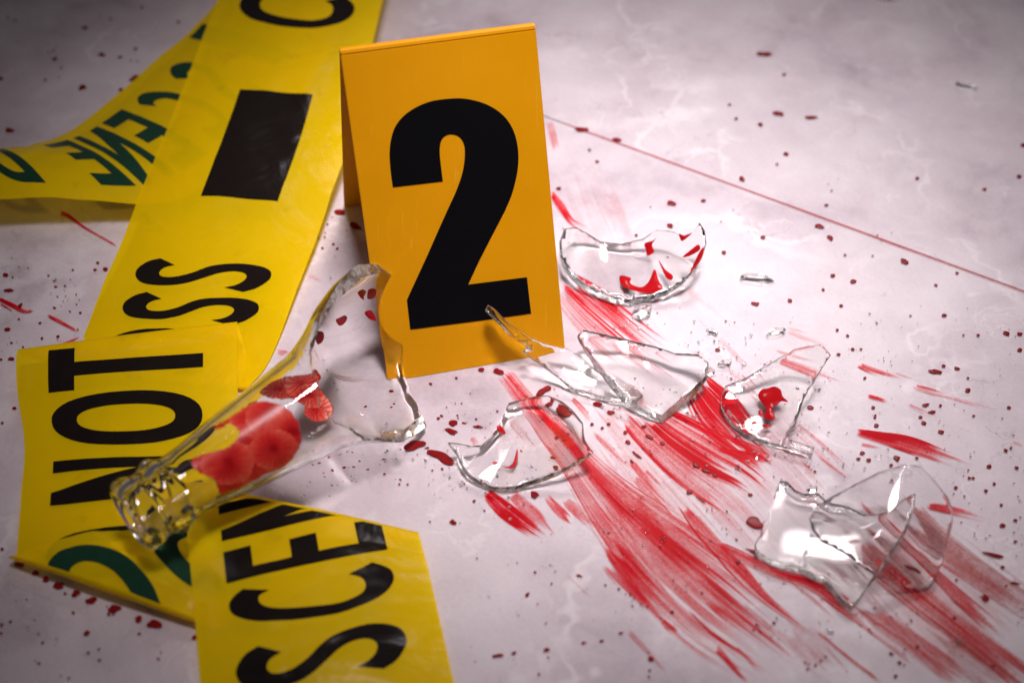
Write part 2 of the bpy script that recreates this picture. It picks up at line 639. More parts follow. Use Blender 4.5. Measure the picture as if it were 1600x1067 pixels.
class Seg:
    """a stretch of tape: stations (P0 pixel, z0, P1 pixel, z1, s0, s1, arch) in mm heights"""
    def __init__(s, st, seed, crease=0.35):
        s.p0 = np.array([unp(a[0][0], a[0][1], a[1] * MM) for a in st])
        s.p1 = np.array([unp(a[2][0], a[2][1], a[3] * MM) for a in st])
        s.s0 = np.array([a[4] for a in st], float)
        s.s1 = np.array([a[5] for a in st], float)
        s.ar = np.array([a[6] for a in st], float) * MM
        s.n = len(st) - 1
        s.seed, s.crease = seed, crease

    def _cr(s, A, t):
        t = np.clip(np.asarray(t, float), 0, s.n - 1e-6)
        i = np.floor(t).astype(int)
        f = t - i
        E = np.concatenate([[2 * A[0] - A[1]], A, [2 * A[-1] - A[-2]]])
        p0, p1, p2, p3 = E[i], E[i + 1], E[i + 2], E[i + 3]
        if A.ndim > 1: f = f[..., None]
        return 0.5 * (2 * p1 + (p2 - p0) * f + (2 * p0 - 5 * p1 + 4 * p2 - p3) * f * f + (3 * p1 - p0 - 3 * p2 + p3) * f ** 3)

    def pos(s, t, v):
        t = np.asarray(t, float)
        v = np.asarray(v, float)
        P = s._cr(s.p0, t) * (1 - v)[..., None] + s._cr(s.p1, t) * v[..., None]
        z = s._cr(s.ar, t) * np.sin(np.pi * np.clip(v, 0, 1))
        tt = t / max(1, s.n)
        edge = np.clip(np.minimum(tt, 1 - tt) * 8, 0, 1)
        z = z + edge * s.crease * 1.35 * MM * ((vnoise(tt, v, 9, 3, s.seed) - 0.5) * 2.2 + (vnoise(tt, v, 26, 7, s.seed + 1) - 0.5) * 0.7)
        ridge = np.abs(vnoise(tt, v, 13, 5, s.seed + 2) - 0.5) + 0.3 * np.abs(vnoise(tt, v, 19, 11, s.seed + 3) - 0.5)
        z = z - edge * s.crease * MM * 1.9 * (ridge - 0.3)
        P = P.copy()
        P[..., 2] += z
        return P

    def t_of(s, sv, v):
        """where along the stretch the print position sv lies, at width v"""
        ts = np.linspace(0, s.n, 241)
        a = s._cr(s.s0, ts)
        b = s._cr(s.s1, ts)
        out = np.empty(len(sv))
        for i, (q, w) in enumerate(zip(sv, v)):
            g = a * (1 - w) + b * w
            if g[-1] < g[0]: out[i] = np.interp(-q, -g, ts)
            else: out[i] = np.interp(q, g, ts)
        return out

    def nrm(s, t, v):
        e = 0.01
        a = s.pos(np.minimum(t + e, s.n), v) - s.pos(np.maximum(t - e, 0), v)
        b = s.pos(t, np.minimum(v + e, 1)) - s.pos(t, np.maximum(v - e, 0))
        n = np.cross(a, b)
        n /= (np.linalg.norm(n, axis=-1)[..., None] + 1e-12)
        return n


def d0(y): return 926 + (y - 848) * 0.95


SEG_D = Seg([((790, 1420), 0.9, (345, 1430), 0.9, d0(1420), 1430, 1), ((727, 1140), 1.2, (321, 1150), 1.6, d0(1140), 1150, 2), ((708, 1060), 1.5, (312, 1055), 4.0, d0(1060), 1055, 3),
             ((688, 970), 2.5, (304, 965), 8, d0(970), 965, 3), ((668, 885), 5, (295, 860), 9.5, d0(885), 860, 2.0), ((655, 835), 5.5, (286, 758), 9.5, 914, 758, 1)], 11)
SEG_E = Seg([((655, 838), 3.5, (287, 762), 6.5, 1251, 1112, 0), ((580, 876), 2.4, (286, 800), 4.2, 1190, 1070, 0), ((500, 912), 2.4, (205, 824), 5.5, 1125, 1004, 0.5),
             ((425, 948), 3.0, (110, 838), 8.5, 1065, 939, 2.0), ((349, 982), 4.5, (25, 868), 7, 1008, 870, 2.0)], 12, 0.5)
SEG_B = Seg([((351, 980), 1.2, (26, 866), 2.0, 1008, 870, 0.3), ((358, 880), 1.0, (33, 775), 2.0, 904, 775, 0.6), ((365, 760), 1.6, (38, 690), 2.0, 782, 700, 1),
             ((371, 640), 4.5, (28, 620), 4.0, 662, 620, 1.5), ((371, 545), 9, (25, 573), 8, 571, 574, 1.0), ((370, 507), 11, (26, 551), 10, 532, 552, 0.5)], 13, 0.2)
SEG_H = Seg([((372, 508), 8.5, (30, 552), 7, 532, 552, 0), ((383, 548), 6.0, (70, 566), 5.0, 500, 520, 0), ((388, 604), 3.0, (107, 578), 3.0, 460, 480, 0)], 14, 0.1)
SEG_A = Seg([((388, 606), 0.8, (107, 580), 0.8, 589, 580, 0), ((425, 555), 1.0, (140, 500), 1.0, 537, 500, 0.5), ((484, 402), 5.0, (180, 400), 7.0, 384, 400, 2),
             ((520, 300), 9.0, (220, 300), 13, 283, 300, 3.0), ((545, 225), 12, (255, 214), 16, 208, 214, 3), ((572, 115), 15, (298, 105), 18, 100, 105, 2),
             ((597, 6), 17, (339, 4), 19, -9, 4, 2), ((640, -170), 19, (415, -170), 20, -180, -170, 2)], 15, 0.5)
SEG_C = Seg([((660, -165), 15, (430, -168), 15, -170, -190, 0), ((552, 20), 9, (348, -14), 6, 0, 0, 1.0), ((500, 110), 9, (303, 42), 6, 80, 75, 1.2), ((440, 188), 9, (238, 98), 6, 165, 158, 2),
             ((375, 250), 9, (181, 150), 6, 235, 231, 3.2), ((270, 312), 9.5, (110, 205), 6, 318, 314, 6.5), ((150, 313), 13, (50, 226), 7, 395, 378, 7), ((60, 310), 15, (0, 232), 8, 455, 428, 7),
             ((-130, 318), 15, (-150, 250), 10, 600, 578, 6)], 16, 0.4)


def build_ribbon(segs):
    NV = 40
    V, F = [], []
    prev = None
    for si, sg in enumerate(segs):
        nt = sg.n * 22
        rows = []
        tv = np.linspace(0, sg.n, nt + 1)
        vv = np.linspace(0, 1, NV + 1)
        for t in tv:
            rows.append(sg.pos(np.full(NV + 1, t), vv))
        if prev is not None:                       # rounded fold between two stretches
            a, b = prev[-1], rows[0]
            out = prev[-1] - prev[-2]
            out[:, 2] = 0
            out /= (np.linalg.norm(out, axis=1)[:, None] + 1e-9)
            h = np.abs(a[:, 2] - b[:, 2])[:, None] * 0.5 + 0.0004
            extra = []
            for q in range(1, 8):
                w = q / 8
                extra.append(a * (1 - w) + b * w + out * h * math.sin(math.pi * w) * 0.9)
                e_ = extra[-1]
                e_[:, 2] = a[:, 2] + (b[:, 2] - a[:, 2]) * (0.5 - 0.5 * math.cos(math.pi * w))
            rows = extra + rows
        for r in rows:
            base = len(V)
            V.extend(r)
            if base:
                for j in range(NV):
                    F.append((base - NV - 1 + j, base - NV + j, base + j + 1, base + j))
        prev = rows
    return V, F


RV, RF = build_ribbon([SEG_D, SEG_E, SEG_B, SEG_H, SEG_A, SEG_C])
rb = mesh_obj('film_strip', RV, RF, M_TAPE, smooth=True)
adopt(rb, tape_root)


def ell(cx, cy, rx, ry, a0, a1, n, pw=2.35):
    out = []
    for i in range(n):
        a = R_(a0 + (a1 - a0) * i / (n - 1))
        c, s_ = math.cos(a), math.sin(a)
        out.append((cx + rx * math.copysign(abs(c) ** (2 / pw), c), cy + ry * math.copysign(abs(s_) ** (2 / pw), s_)))
    return out


zS = [(540, 130), (470, 145), (420, 180), (405, 215), (420, 255), (470, 295), (560, 320), (690, 330), (800, 315), (890, 280), (970, 245), (1050, 228), (1120, 230), (1165, 245), (1182, 270), (1165, 300), (1120, 325), (1055, 338), (1195, 372), (1270, 350), (1330, 305), (1348, 270), (1330, 225), (1270, 195), (1180, 177), (1080, 173), (960, 183), (880, 205), (800, 245), (720, 268), (650, 272), (600, 262), (575, 240), (580, 212), (610, 195), (660, 185)]
gS = [((317 - (y - .07 * (x - 405))) / 197, (1348 - x) / 943) for x, y in zS]
zC = [(350, 572), (300, 610), (268, 655), (275, 710), (330, 750), (420, 775), (520, 778), (640, 775), (820, 750), (930, 715), (1040, 665), (1120, 610), (1170, 550), (1178, 500), (1150, 465), (1075, 438), (935, 512), (1000, 530), (1015, 575), (990, 620), (930, 655), (850, 685), (740, 700), (620, 708), (520, 705), (460, 690), (430, 660), (435, 620), (490, 590)]
gC = [((855 - (y + .19 * (x - 265))) / 267, (1178 - x) / 913) for x, y in zC]


def smooth_poly(P, corners):
    """round the run of points between the corner indices"""
    n = len(P)
    out = []
    cs = sorted(corners)
    for i, c in enumerate(cs):
        d = cs[(i + 1) % len(cs)]
        run = [P[(c + q) % n] for q in range(((d - c) % n or n) + 1)]
        if len(run) > 2: out += [tuple(q) for q in crom(run, 3)[:-1]]
        else: out.append(run[0])
    return out


GLYPH = {
    'S': [smooth_poly(gS, [0, 17, 18, 35])],
    'C': [smooth_poly(gC, [0, 15, 16, 28])],
    'O': [ell(.5, .5, .5, .5, 0, 351, 40), ell(.5, .5, .255, .325, 0, 351, 40)],
    'T': [[(0, 1), (0, .83), (.34, .83), (.34, 0), (.66, 0), (.66, .83), (1, .83), (1, 1)]],
    'N': [[(0, 0), (0, 1), (.30, 1), (.74, .42), (.74, 1), (1, 1), (1, 0), (.72, 0), (.26, .60), (.26, 0)]],
    'E': [[(0, 0), (0, 1), (1, 1), (1, .83), (.34, .83), (.34, .59), (.93, .59), (.93, .42), (.34, .42), (.34, .17), (1, .17), (1, 0)]],
    'D': [[(0, 0), (0, 1)] + ell(.42, .5, .58, .5, 90, -90, 24), [(.30, .17), (.30, .83)] + ell(.42, .5, .29, .33, 90, -90, 20)],
    'R': [[(0, 0), (0, 1), (.6, 1), (.88, .93), (1, .74), (.93, .55), (.74, .46), (1, 0), (.70, 0), (.48, .42), (.31, .42), (.31, 0)], [(.31, .58), (.31, .84), (.55, .84), (.68, .78), (.68, .64), (.55, .58)]],
    '#': [[(0, 0), (0, 1), (1, 1), (1, 0)]],
}
_glyph_fill = {}


def dens(P, step=0.045):
    out = []
    for i in range(len(P)):
        a, b = np.array(P[i]), np.array(P[(i + 1) % len(P)])
        n = max(1, int(np.linalg.norm(b - a) / step))
        for q in range(n): out.append(tuple(a + (b - a) * q / n))
    return out


def put_letter(ch, seg, sa, sb, v0=.155, v1=.855, name='letter'):
    if ch not in _glyph_fill: _glyph_fill[ch] = fill([dens(p) for p in GLYPH[ch]], 0.055)
    G, Fc = _glyph_fill[ch]
    v = v0 + (v1 - v0) * G[:, 1]
    t = seg.t_of(sa + (sb - sa) * G[:, 0], v)
    P = seg.pos(t, v)
    N = seg.nrm(t, v)
    # print side is the side that faces up where the tape lies with v=1 to the left
    off = 0.00016
    A = P + N * off
    B_ = P - N * off
    n = len(G)
    fs = [tuple(int(q) for q in f) for f in Fc]
    # drop the slivers squeezed flat at a fold
    keep = [f for f in fs if np.linalg.norm(np.cross(P[f[1]] - P[f[0]], P[f[2]] - P[f[0]])) > 2e-10]
    faces = keep + [tuple(q + n for q in f[::-1]) for f in keep]
    o = mesh_obj(name, np.concatenate([A, B_]), faces, [M_INK, M_INKBACK], fmat=[FRONT[id(seg)]] * len(keep) + [1 - FRONT[id(seg)]] * len(keep), smooth=True)
    adopt(o, tape_root)
    return o


# which side of each stretch carries the print (decides which copy of the print is the black one)
FRONT = {}
for sg, up_is_print in ((SEG_D, 1), (SEG_E, 0), (SEG_B, 1), (SEG_A, 1), (SEG_C, 0)):
    nz = sg.nrm(np.array([sg.n * 0.5]), np.array([0.5]))[0][2]
    up_first = nz > 0
    FRONT[id(sg)] = 0 if (up_first == bool(up_is_print)) else 1

for ch, a, b in (('S', 1101, 1032), ('C', 1009, 941), ('E', 926, 876), ('N', 859, 803)): put_letter(ch, SEG_D, a, b)
for ch, a, b in (('O', 918, 836), ('N', 795, 733), ('O', 713, 626), ('T', 619, 553)): put_letter(ch, SEG_B, a, b)
for ch, a, b in (('O', 975, 872), ('D', 1085, 1000)): put_letter(ch, SEG_E, a, b, .155, .90)
for ch, a, b in (('O', 558, 508), ('S', 497, 456), ('S', 447, 404), ('C', 40, -14), ('R', -26, -80)): put_letter(ch, SEG_A, a, b)
put_letter('#', SEG_A, 309, 143, .26, .665, 'printed_block')
put_letter('#', SEG_C, 66, 96, .27, .96, 'printed_block')
for ch, a, b in (('S', 135, 172), ('C', 190, 232), ('E', 250, 284), ('N', 292, 330), ('E', 338, 374), ('D', 432, 480)): put_letter(ch, SEG_C, a, b)

# ------------------------------------------------------------------ blood on the floor
FILM_Z = [0.00012]


def set_attr(o, film, tone):
    for nm, val in (('film', film), ('tone', tone)):
        a = o.data.attributes.new(nm, 'FLOAT', 'POINT')
        a.data.foreach_set('value', np.asarray(val, np.float32))


def smear(pts, strength, label, group=None, streak=0.6, start=0.05, fade=0.35, tone=0.0, seed=0, rim=0.25, z=None, core=0.0, corepos=0.5):
    """a wipe along pts (x, y, width) in pixels: streaky across, torn at its start, thinning out at its end"""
    P = crom(pts, 14)
    seglen = np.linalg.norm(np.diff(P[:, :2], axis=0), axis=1)
    L = np.concatenate([[0], np.cumsum(seglen)])
    nl = max(10, int(L[-1] / 4))
    wmax = P[:, 2].max()
    nw = max(6, int(wmax / 1.2))
    u = np.linspace(0, 1, nl + 1)
    Q = np.stack([np.interp(u * L[-1], L, P[:, k_]) for k_ in range(3)], 1)
    T = np.gradient(Q[:, :2], axis=0)
    T /= np.linalg.norm(T, axis=1)[:, None]
    Nn = np.stack([-T[:, 1], T[:, 0]], 1)
    w = np.linspace(-0.5, 0.5, nw + 1)
    UU, WW = np.meshgrid(u, w + 0.5, indexing='ij')
    XY = Q[:, None, :2] + Nn[:, None, :] * (Q[:, 2][:, None] * w[None, :])[..., None]
    nfine = max(4, int(wmax / 1.9))
    nmid = max(3, int(wmax / 7))
    nbig = max(2, int(wmax / 22))
    sd = seed * 10 + 3
    along = max(1, int(L[-1] / 210))
    st = 0.38 * vnoise(UU, WW, along, nfine, sd) + 0.36 * vnoise(UU, WW, along, nmid, sd + 1) + 0.26 * vnoise(UU, WW, along, nbig, sd + 2)
    st = np.clip((st - 0.5) * 2.6 + 0.5, 0, 1)
    body = (1 - streak) + streak * st * 1.35
    hair = vnoise(UU, WW, along, max(4, int(wmax / 2.6)), sd + 11)
    body = body * (1 - 0.75 * sstep(0.76, 0.92, hair) * (wmax > 18))
    s0 = start * 2.2 * vnoise(UU * 0, WW, 2, nmid, sd + 3) * 0.9 + 0.1 * start * vnoise(UU * 0, WW, 2, nfine, sd + 6)
    e1 = 1 - fade * (0.10 + 0.85 * vnoise(UU * 0, WW, 2, nmid, sd + 4) + 0.75 * vnoise(UU * 0, WW, 2, nfine, sd + 9))
    env = sstep(s0, s0 + 0.35 * start + 0.012, UU) * (1 - sstep(e1 - fade * 0.5, e1 + 0.02, UU))
    ew = 0.10 + 0.55 * (vnoise(UU, WW * 0, along * 3, 2, sd + 5)) * 0.35
    d = np.minimum(WW, 1 - WW)
    side = sstep(0.0, ew * 0.6 + 1.5 / wmax * 0.3, np.clip(d + 0.16 * (st - 0.55), 0, 1) * (d > 1e-6))
    ring = np.exp(-((d - 0.07) / 0.05) ** 2) * rim * (vnoise(UU, WW, along * 2, 2, sd + 7) > 0.45)
    rag = np.clip((vnoise(UU, WW, along * 4 + 1, max(2, nmid // 2), sd + 8) - 0.25) * 1.9, 0, 1)
    cr = core * np.exp(-((WW - corepos) / 0.12) ** 2)
    film = 1.12 * strength * (body + ring + cr) * env * side * (0.68 + 0.32 * rag)
    film = np.clip(film, 0, 1)
    if z is None:
        z = FILM_Z[0]
        FILM_Z[0] += 0.000005
    V = unp(XY[..., 0].ravel(), XY[..., 1].ravel(), z)
    idx = np.arange((nl + 1) * (nw + 1)).reshape(nl + 1, nw + 1)
    ff = np.stack([idx[:-1, :-1], idx[1:, :-1], idx[1:, 1:], idx[:-1, 1:]], -1).reshape(-1, 4)
    fl = film.ravel()
    ff = ff[fl[ff].max(1) > 0.03]
    if not len(ff): return None
    used = np.unique(ff)
    rm = -np.ones(len(fl), int)
    rm[used] = np.arange(len(used))
    o = mesh_obj('blood_smear', V[used], [tuple(map(int, q)) for q in rm[ff]], M_FILM)
    set_attr(o, fl[used], np.full(len(used), tone))
    tag(o, label, 'smear', group)
    return o


G_BIG = 'wide blood smears wiped across the floor'
G_THIN = 'narrow blood streaks on the floor'
LM = [(905, 205, 'the marker end of the tile joint'), (1120, 270, 'the middle of the tile joint'), (1400, 385, 'the far right run of the tile joint'), (990, 425, 'the crescent shard'), (800, 520, 'the spike of the long shard'),
      (1030, 585, 'the thick angular plate'), (815, 700, 'the thin curved shard'), (1200, 640, 'the pointed shard with the blood splash'), (1255, 840, 'the glaring flat plate'), (1440, 820, 'the arched shard'),
      (780, 585, 'the foot of the marker'), (600, 640, 'the upright shoulder of the bottle'), (545, 350, 'the rear panel of the marker'), (520, 720, 'the neck of the bottle'), (690, 830, 'the cut corner of the tape end'), (720, 1000, 'the tape end reading SCENE'),
      (30, 640, 'the tape fold reading NOT'), (60, 460, 'the splash lines left of the tape'), (150, 420, 'the upright tape reading OSS'), (120, 160, 'the tape seen in reverse'), (150, 930, 'the folded underside of the tape'),
      (1180, 438, 'the flat splinter near the joint'), (1270, 565, 'the tip of the pointed shard'), (1420, 690, 'the widest red dash'), (1400, 590, 'the pair of short red dashes'), (1440, 640, 'the faintest double dash'), (1520, 805, 'the lowest red dash'),
      (1500, 985, 'the broad brownish smear'), (1210, 1010, 'the dark crimson end patch'), (815, 810, 'the solid bright red stroke'), (990, 730, 'the narrow streaks amid the smears'), (1090, 730, 'the streaky smear'), (1130, 870, 'the forked crimson smear'),
      (1558, 868, 'the long curved splash line'), (1405, 1035, 'the end of the reddish brown smear'), (1545, 748, 'the bare marble above the lowest dash'), (1352, 715, 'the slim dash below the widest one'), (1540, 935, 'the forked splash on bare marble'), (1205, 90, 'the smudged drop far beyond the joint'), (1560, 525, 'the cluster on bare marble'), (1000, 960, 'the scalloped crimson smear'), (900, 650, 'the start of the longest smear')]


def near(x, y):
    return min(LM, key=lambda q: (q[0] - x) ** 2 + ((q[1] - y) * 1.3) ** 2)[2]


# -- wide wipes
smear([(900, 250, 70), (930, 330, 90), (960, 400, 90), (1010, 480, 80)], 0.10, 'faint pink film of blood behind the curved shard beside the marker', G_BIG, 0.5, .2, .4, seed=1)
smear([(872, 440, 46), (925, 490, 78), (1000, 552, 84), (1080, 606, 86), (1150, 665, 70)], 0.86, 'bright red smear running from the marker edge under the spiked shard', G_BIG, 0.75, .04, .45, seed=2)
smear([(930, 448, 26), (965, 492, 26), (1000, 520, 22)], 0.85, 'short thick red smear under the curved shard beside the marker', G_BIG, 0.5, .12, .4, seed=3)
smear([(784, 580, 26), (822, 628, 34), (868, 683, 52), (906, 730, 62), (965, 800, 100), (1045, 878, 150), (1122, 944, 170), (1215, 1016, 140), (1290, 1078, 110)], 0.58, 'longest red smear, dragged from the foot of the marker past the thin shard', G_BIG, 0.52, .006, .26, seed=4, core=0.75, corepos=0.36)
smear([(1000, 812, 26), (1045, 858, 30), (1090, 900, 20)], 0.85, 'deep red core stroke inside the longest smear', G_BIG, 0.4, .12, .6, seed=5)
smear([(935, 842, 40), (975, 886, 58), (1030, 942, 56), (1085, 988, 46), (1120, 1016, 30)], 1.1, 'dark crimson smear with a scalloped start beside the longest smear', G_BIG, 0.5, .12, .5, seed=6, rim=.2)
smear([(1075, 925, 60), (1130, 975, 74), (1195, 1020, 60), (1255, 1052, 40)], 1.05, 'dark crimson end patch of the longest smear', G_BIG, 0.5, .3, .6, seed=7)
smear([(1085, 598, 50), (1120, 642, 78), (1160, 684, 62), (1205, 720, 44), (1240, 738, 24)], 1.35, 'brightest thick red smear between the spiked shard and the blood-filled shard', G_BIG, 0.35, .05, .35, seed=8)
smear([(1010, 640, 40), (1062, 676, 66), (1120, 712, 74), (1170, 742, 62), (1225, 790, 50)], 1.05, 'streaky red smear below the thick end of the spiked shard', G_BIG, 0.75, .06, .3, seed=9)
smear([(968, 640, 24), (1010, 686, 34), (1068, 738, 42), (1125, 780, 36), (1180, 822, 22)], 0.78, 'medium red smear ending at the big dark drop', G_BIG, 0.7, .05, .3, seed=10)
smear([(1120, 690, 30), (1170, 706, 34), (1222, 736, 20)], 0.85, 'grainy red smear pointing to the tip of the blood-filled shard', G_BIG, 0.45, .2, .3, seed=11)
smear([(760, 769, 20), (790, 796, 32), (830, 826, 26), (868, 850, 14)], 1.3, 'solid bright red stroke starting under the thin curved shard', G_BIG, 0.25, .03, .3, seed=12)
smear([(800, 772, 18), (835, 806, 26), (874, 846, 14)], 0.7, 'paler red stroke alongside the solid bright red stroke', G_BIG, 0.4, .03, .3, seed=13)
smear([(853, 775, 14), (872, 796, 20), (898, 820, 18)], 0.78, 'short rounded crimson stroke below the thin curved shard', G_BIG, 0.3, .04, .3, seed=14, rim=.3)
smear([(880, 780, 12), (905, 800, 22), (945, 832, 30), (975, 862, 30)], 0.42, 'pale red stroke beside the short rounded crimson one', G_BIG, 0.5, .04, .5, seed=15, rim=.3)
smear([(1062, 786, 10), (1092, 822, 24), (1118, 852, 24), (1160, 898, 26), (1200, 938, 16), (1262, 985, 9), (1330, 1048, 7)], 0.82, 'forked crimson smear below the flat glass plate', G_BIG, 0.4, .02, .35, seed=16)
smear([(1112, 848, 16), (1155, 868, 20), (1212, 894, 18), (1268, 912, 22), (1318, 945, 26), (1380, 995, 18), (1440, 1040, 12)], 0.86, 'curving red smear passing under the edge of the flat glass plate', G_BIG, 0.35, .04, .3, seed=17)
# -- thin pink washes between the strokes
smear([(900, 600, 120), (1000, 720, 170), (1110, 850, 240), (1230, 1000, 240)], 0.22, 'faint pink wash spread between the wide red smears', G_BIG, 0.75, .12, .3, seed=25)
smear([(1060, 560, 90), (1150, 660, 130), (1260, 780, 150), (1350, 880, 120)], 0.17, 'faint pink wash around the pointed shard', G_BIG, 0.75, .2, .3, seed=26)
smear([(1330, 800, 140), (1440, 900, 190), (1580, 1030, 220)], 0.22, 'thin brownish wash around the arched shard', G_BIG, 0.75, .15, .15, tone=.5, seed=27)
# -- brownish wipes under the fragments at the right
smear([(1300, 800, 40), (1360, 858, 64), (1430, 925, 52), (1510, 990, 44), (1600, 1062, 46), (1660, 1110, 46)], 0.66, 'broad brownish red smear seen through the arched shard', G_BIG, 0.5, .10, .15, tone=.35, seed=18)
smear([(1340, 775, 16), (1400, 838, 14), (1460, 896, 18), (1530, 960, 26), (1620, 1030, 20)], 0.78, 'dark red stripe inside the broad brownish smear', G_BIG, 0.4, .10, .2, tone=.3, seed=19)
smear([(1395, 770, 40), (1450, 835, 50), (1520, 890, 44), (1600, 945, 40), (1660, 985, 40)], 0.40, 'pale brown smear right of the arched shard', G_BIG, 0.55, .12, .15, tone=.7, seed=20)
smear([(1330, 940, 34), (1395, 985, 44), (1470, 1036, 40), (1540, 1085, 34)], 0.66, 'reddish brown smear below the flat glass plate', G_BIG, 0.5, .10, .2, tone=.4, seed=21)
smear([(1260, 850, 50), (1310, 900, 60), (1360, 945, 50)], 0.26, 'thin red film under the flat glass plate', G_BIG, 0.7, .2, .4, tone=.2, seed=22)
smear([(1420, 960, 60), (1500, 1020, 60), (1590, 1085, 60)], 0.30, 'thin brown film at the end of the broad brownish smear', G_BIG, 0.5, .2, .2, tone=.7, seed=23)
smear([(1215, 960, 50), (1270, 1010, 70), (1330, 1070, 60)], 0.24, 'thin brown film right of the dark crimson end patch', G_BIG, 0.5, .2, .3, tone=.6, seed=24)
# -- narrow streaks
n_lab = 'narrow red streak wiped across the marble beside the wide smears'
right_lab = 'short red dash with a tapering tail on the open marble right of the shards'
G_RIGHT = 'short red dashes on the open marble'
for i, (pts, s_, fd, tn) in enumerate([
    ([(893, 622, 8), (910, 640, 11), (932, 664, 9)], .6, .3, 0), ([(928, 676, 8), (960, 705, 12), (1000, 740, 10), (1034, 776, 6)], .42, .5, 0),
    ([(984, 718, 9), (1005, 742, 13), (1040, 778, 12), (1085, 815, 6)], .55, .5, 0), ([(1008, 734, 6), (1030, 758, 9), (1045, 775, 6)], .62, .5, 0),
    ([(988, 742, 11), (1012, 770, 14), (1055, 815, 12), (1100, 855, 8)], .45, .4, 0), ([(993, 775, 8), (1020, 805, 12), (1060, 845, 8)], .35, .5, 0),
    ([(980, 984, 9), (1010, 1015, 9), (1060, 1066, 8)], .36, .3, .35), ([(885, 897, 4), (935, 945, 5), (972, 988, 4)], .22, .5, .2),
    ([(1034, 968, 8), (1050, 984, 14), (1070, 1000, 9)], .8, .4, 0), ([(1118, 1010, 12), (1150, 1045, 10), (1180, 1072, 9)], .7, .3, 0), ([(1150, 1010, 6), (1180, 1040, 6), (1210, 1070, 5)], .6, .4, 0),
    ([(1275, 985, 6), (1330, 1030, 7), (1390, 1075, 7)], .7, .2, .4), ([(797, 660, 12), (826, 690, 14), (858, 726, 9)], .36, .5, 0), ([(737, 682, 10), (752, 706, 11)], .36, .4, 0),
    ([(822, 729, 4), (834, 742, 4), (840, 752, 3)], .35, .5, 0), ([(870, 650, 10), (890, 672, 12), (905, 690, 8)], .3, .6, 0),
    ([(905, 715, 26), (940, 752, 34), (985, 800, 30)], .16, .5, 0), ([(955, 640, 20), (975, 660, 16)], .3, .5, 0)]):
    smear(pts, s_, ('pale' if s_ < .4 else 'strong') + ' narrow red streak by ' + near(*pts[1][:2]), G_THIN, .5, .03, fd, tone=tn, seed=40 + i, rim=.3)
for i, (pts, s_, fd) in enumerate([
    ([(1210, 560, 8), (1245, 572, 15), (1290, 588, 14), (1350, 606, 6)], .62, .5), ([(1228, 514, 8), (1262, 526, 14), (1330, 548, 6)], .34, .6), ([(1212, 547, 4), (1260, 562, 5), (1310, 576, 3)], .3, .5),
    ([(1340, 569, 9), (1366, 580, 12), (1398, 590, 10), (1430, 600, 4)], .8, .5), ([(1422, 602, 8), (1450, 610, 11), (1478, 618, 8), (1530, 632, 3)], .7, .6), ([(1398, 582, 3), (1430, 592, 4), (1470, 606, 2)], .4, .5),
    ([(1484, 620, 6), (1525, 632, 7), (1595, 654, 4)], .48, .5), ([(1355, 619, 9), (1375, 624, 8), (1402, 632, 4)], .7, .5), ([(1415, 630, 5), (1450, 645, 10), (1480, 655, 9), (1535, 672, 5)], .62, .6),
    ([(1331, 674, 11), (1370, 682, 18), (1420, 694, 27), (1475, 714, 24), (1545, 740, 12)], .9, .4), ([(1345, 693, 7), (1370, 699, 6), (1396, 705, 4)], .8, .5), ([(1432, 707, 8), (1460, 716, 7), (1490, 724, 4)], .5, .5),
    ([(1442, 789, 10), (1480, 796, 16), (1530, 808, 11), (1604, 834, 6)], .85, .5), ([(1582, 690, 4), (1604, 697, 4)], .5, .3)]):
    smear(pts, s_, ('faint' if s_ < .5 else 'bold') + (' broad' if pts[1][2] > 13 else ' slim') + ' red dash with tapering tail by ' + near(*pts[1][:2]), G_RIGHT, .55, .04, fd, seed=70 + i, rim=.3)
for i, (x0, y0, x1, y1, w_, s_) in enumerate([(1230, 905, 1330, 990, 4, .5), (1290, 930, 1400, 1020, 5, .45), (1400, 905, 1540, 1005, 5, .5), (1455, 870, 1600, 968, 5, .42), (1480, 930, 1610, 1030, 6, .5), (1345, 975, 1460, 1066, 5, .5), (1160, 940, 1250, 1030, 4, .5), (1100, 900, 1190, 990, 5, .5), (1440, 850, 1560, 925, 6, .3)]):
    smear([(x0, y0, w_), ((x0 + x1) / 2 + 3, (y0 + y1) / 2 - 2, w_ * 1.6), (x1, y1, w_)], s_, 'thin brownish red streak by ' + near((x0 + x1) / 2, (y0 + y1) / 2), 'thin brownish streaks', .5, .05, .4, tone=.3, seed=140 + i)
far_lab = 'faint thin pink drag line on the marble'
for i, (pts, s_, fd) in enumerate([
    ([(1118, 522, 9), (1155, 560, 8), (1192, 602, 5)], .2, .4), ([(1236, 655, 6), (1290, 700, 9), (1345, 756, 10)], .3, .3), ([(1275, 709, 3), (1305, 732, 4), (1334, 754, 4)], .55, .2),
    ([(1252, 720, 3), (1275, 742, 3)], .4, .3), ([(1158, 585, 3), (1180, 604, 3), (1200, 622, 2)], .5, .4), ([(1180, 580, 3), (1205, 610, 3)], .4, .4), ([(1080, 540, 12), (1120, 590, 12), (1160, 640, 8)], .16, .5),
    ([(1066, 445, 10), (1110, 480, 9), (1160, 520, 6)], .10, .5), ([(433, 549, 9), (459, 553, 12)], .45, .4), ([(482, 541, 8), (511, 567, 9)], .4, .4), ([(527, 577, 8), (560, 590, 9), (597, 600, 6)], .36, .4),
    ([(476, 427, 8), (517, 443, 6)], .25, .4), ([(958, 755, 2), (985, 780, 2), (1010, 800, 2)], .4, .5)]):
    smear(pts, s_, 'faint thin pink drag line by ' + near(*pts[-1][:2]), 'faint pink drag lines', .5, .05, fd, seed=90 + i)
smear([(860, 300, 11), (876, 322, 15), (892, 345, 12), (915, 360, 13), (938, 380, 9)], 1.0, 'bright red curved smear just right of the marker, above the curved shard', None, .25, .02, .35, seed=110)
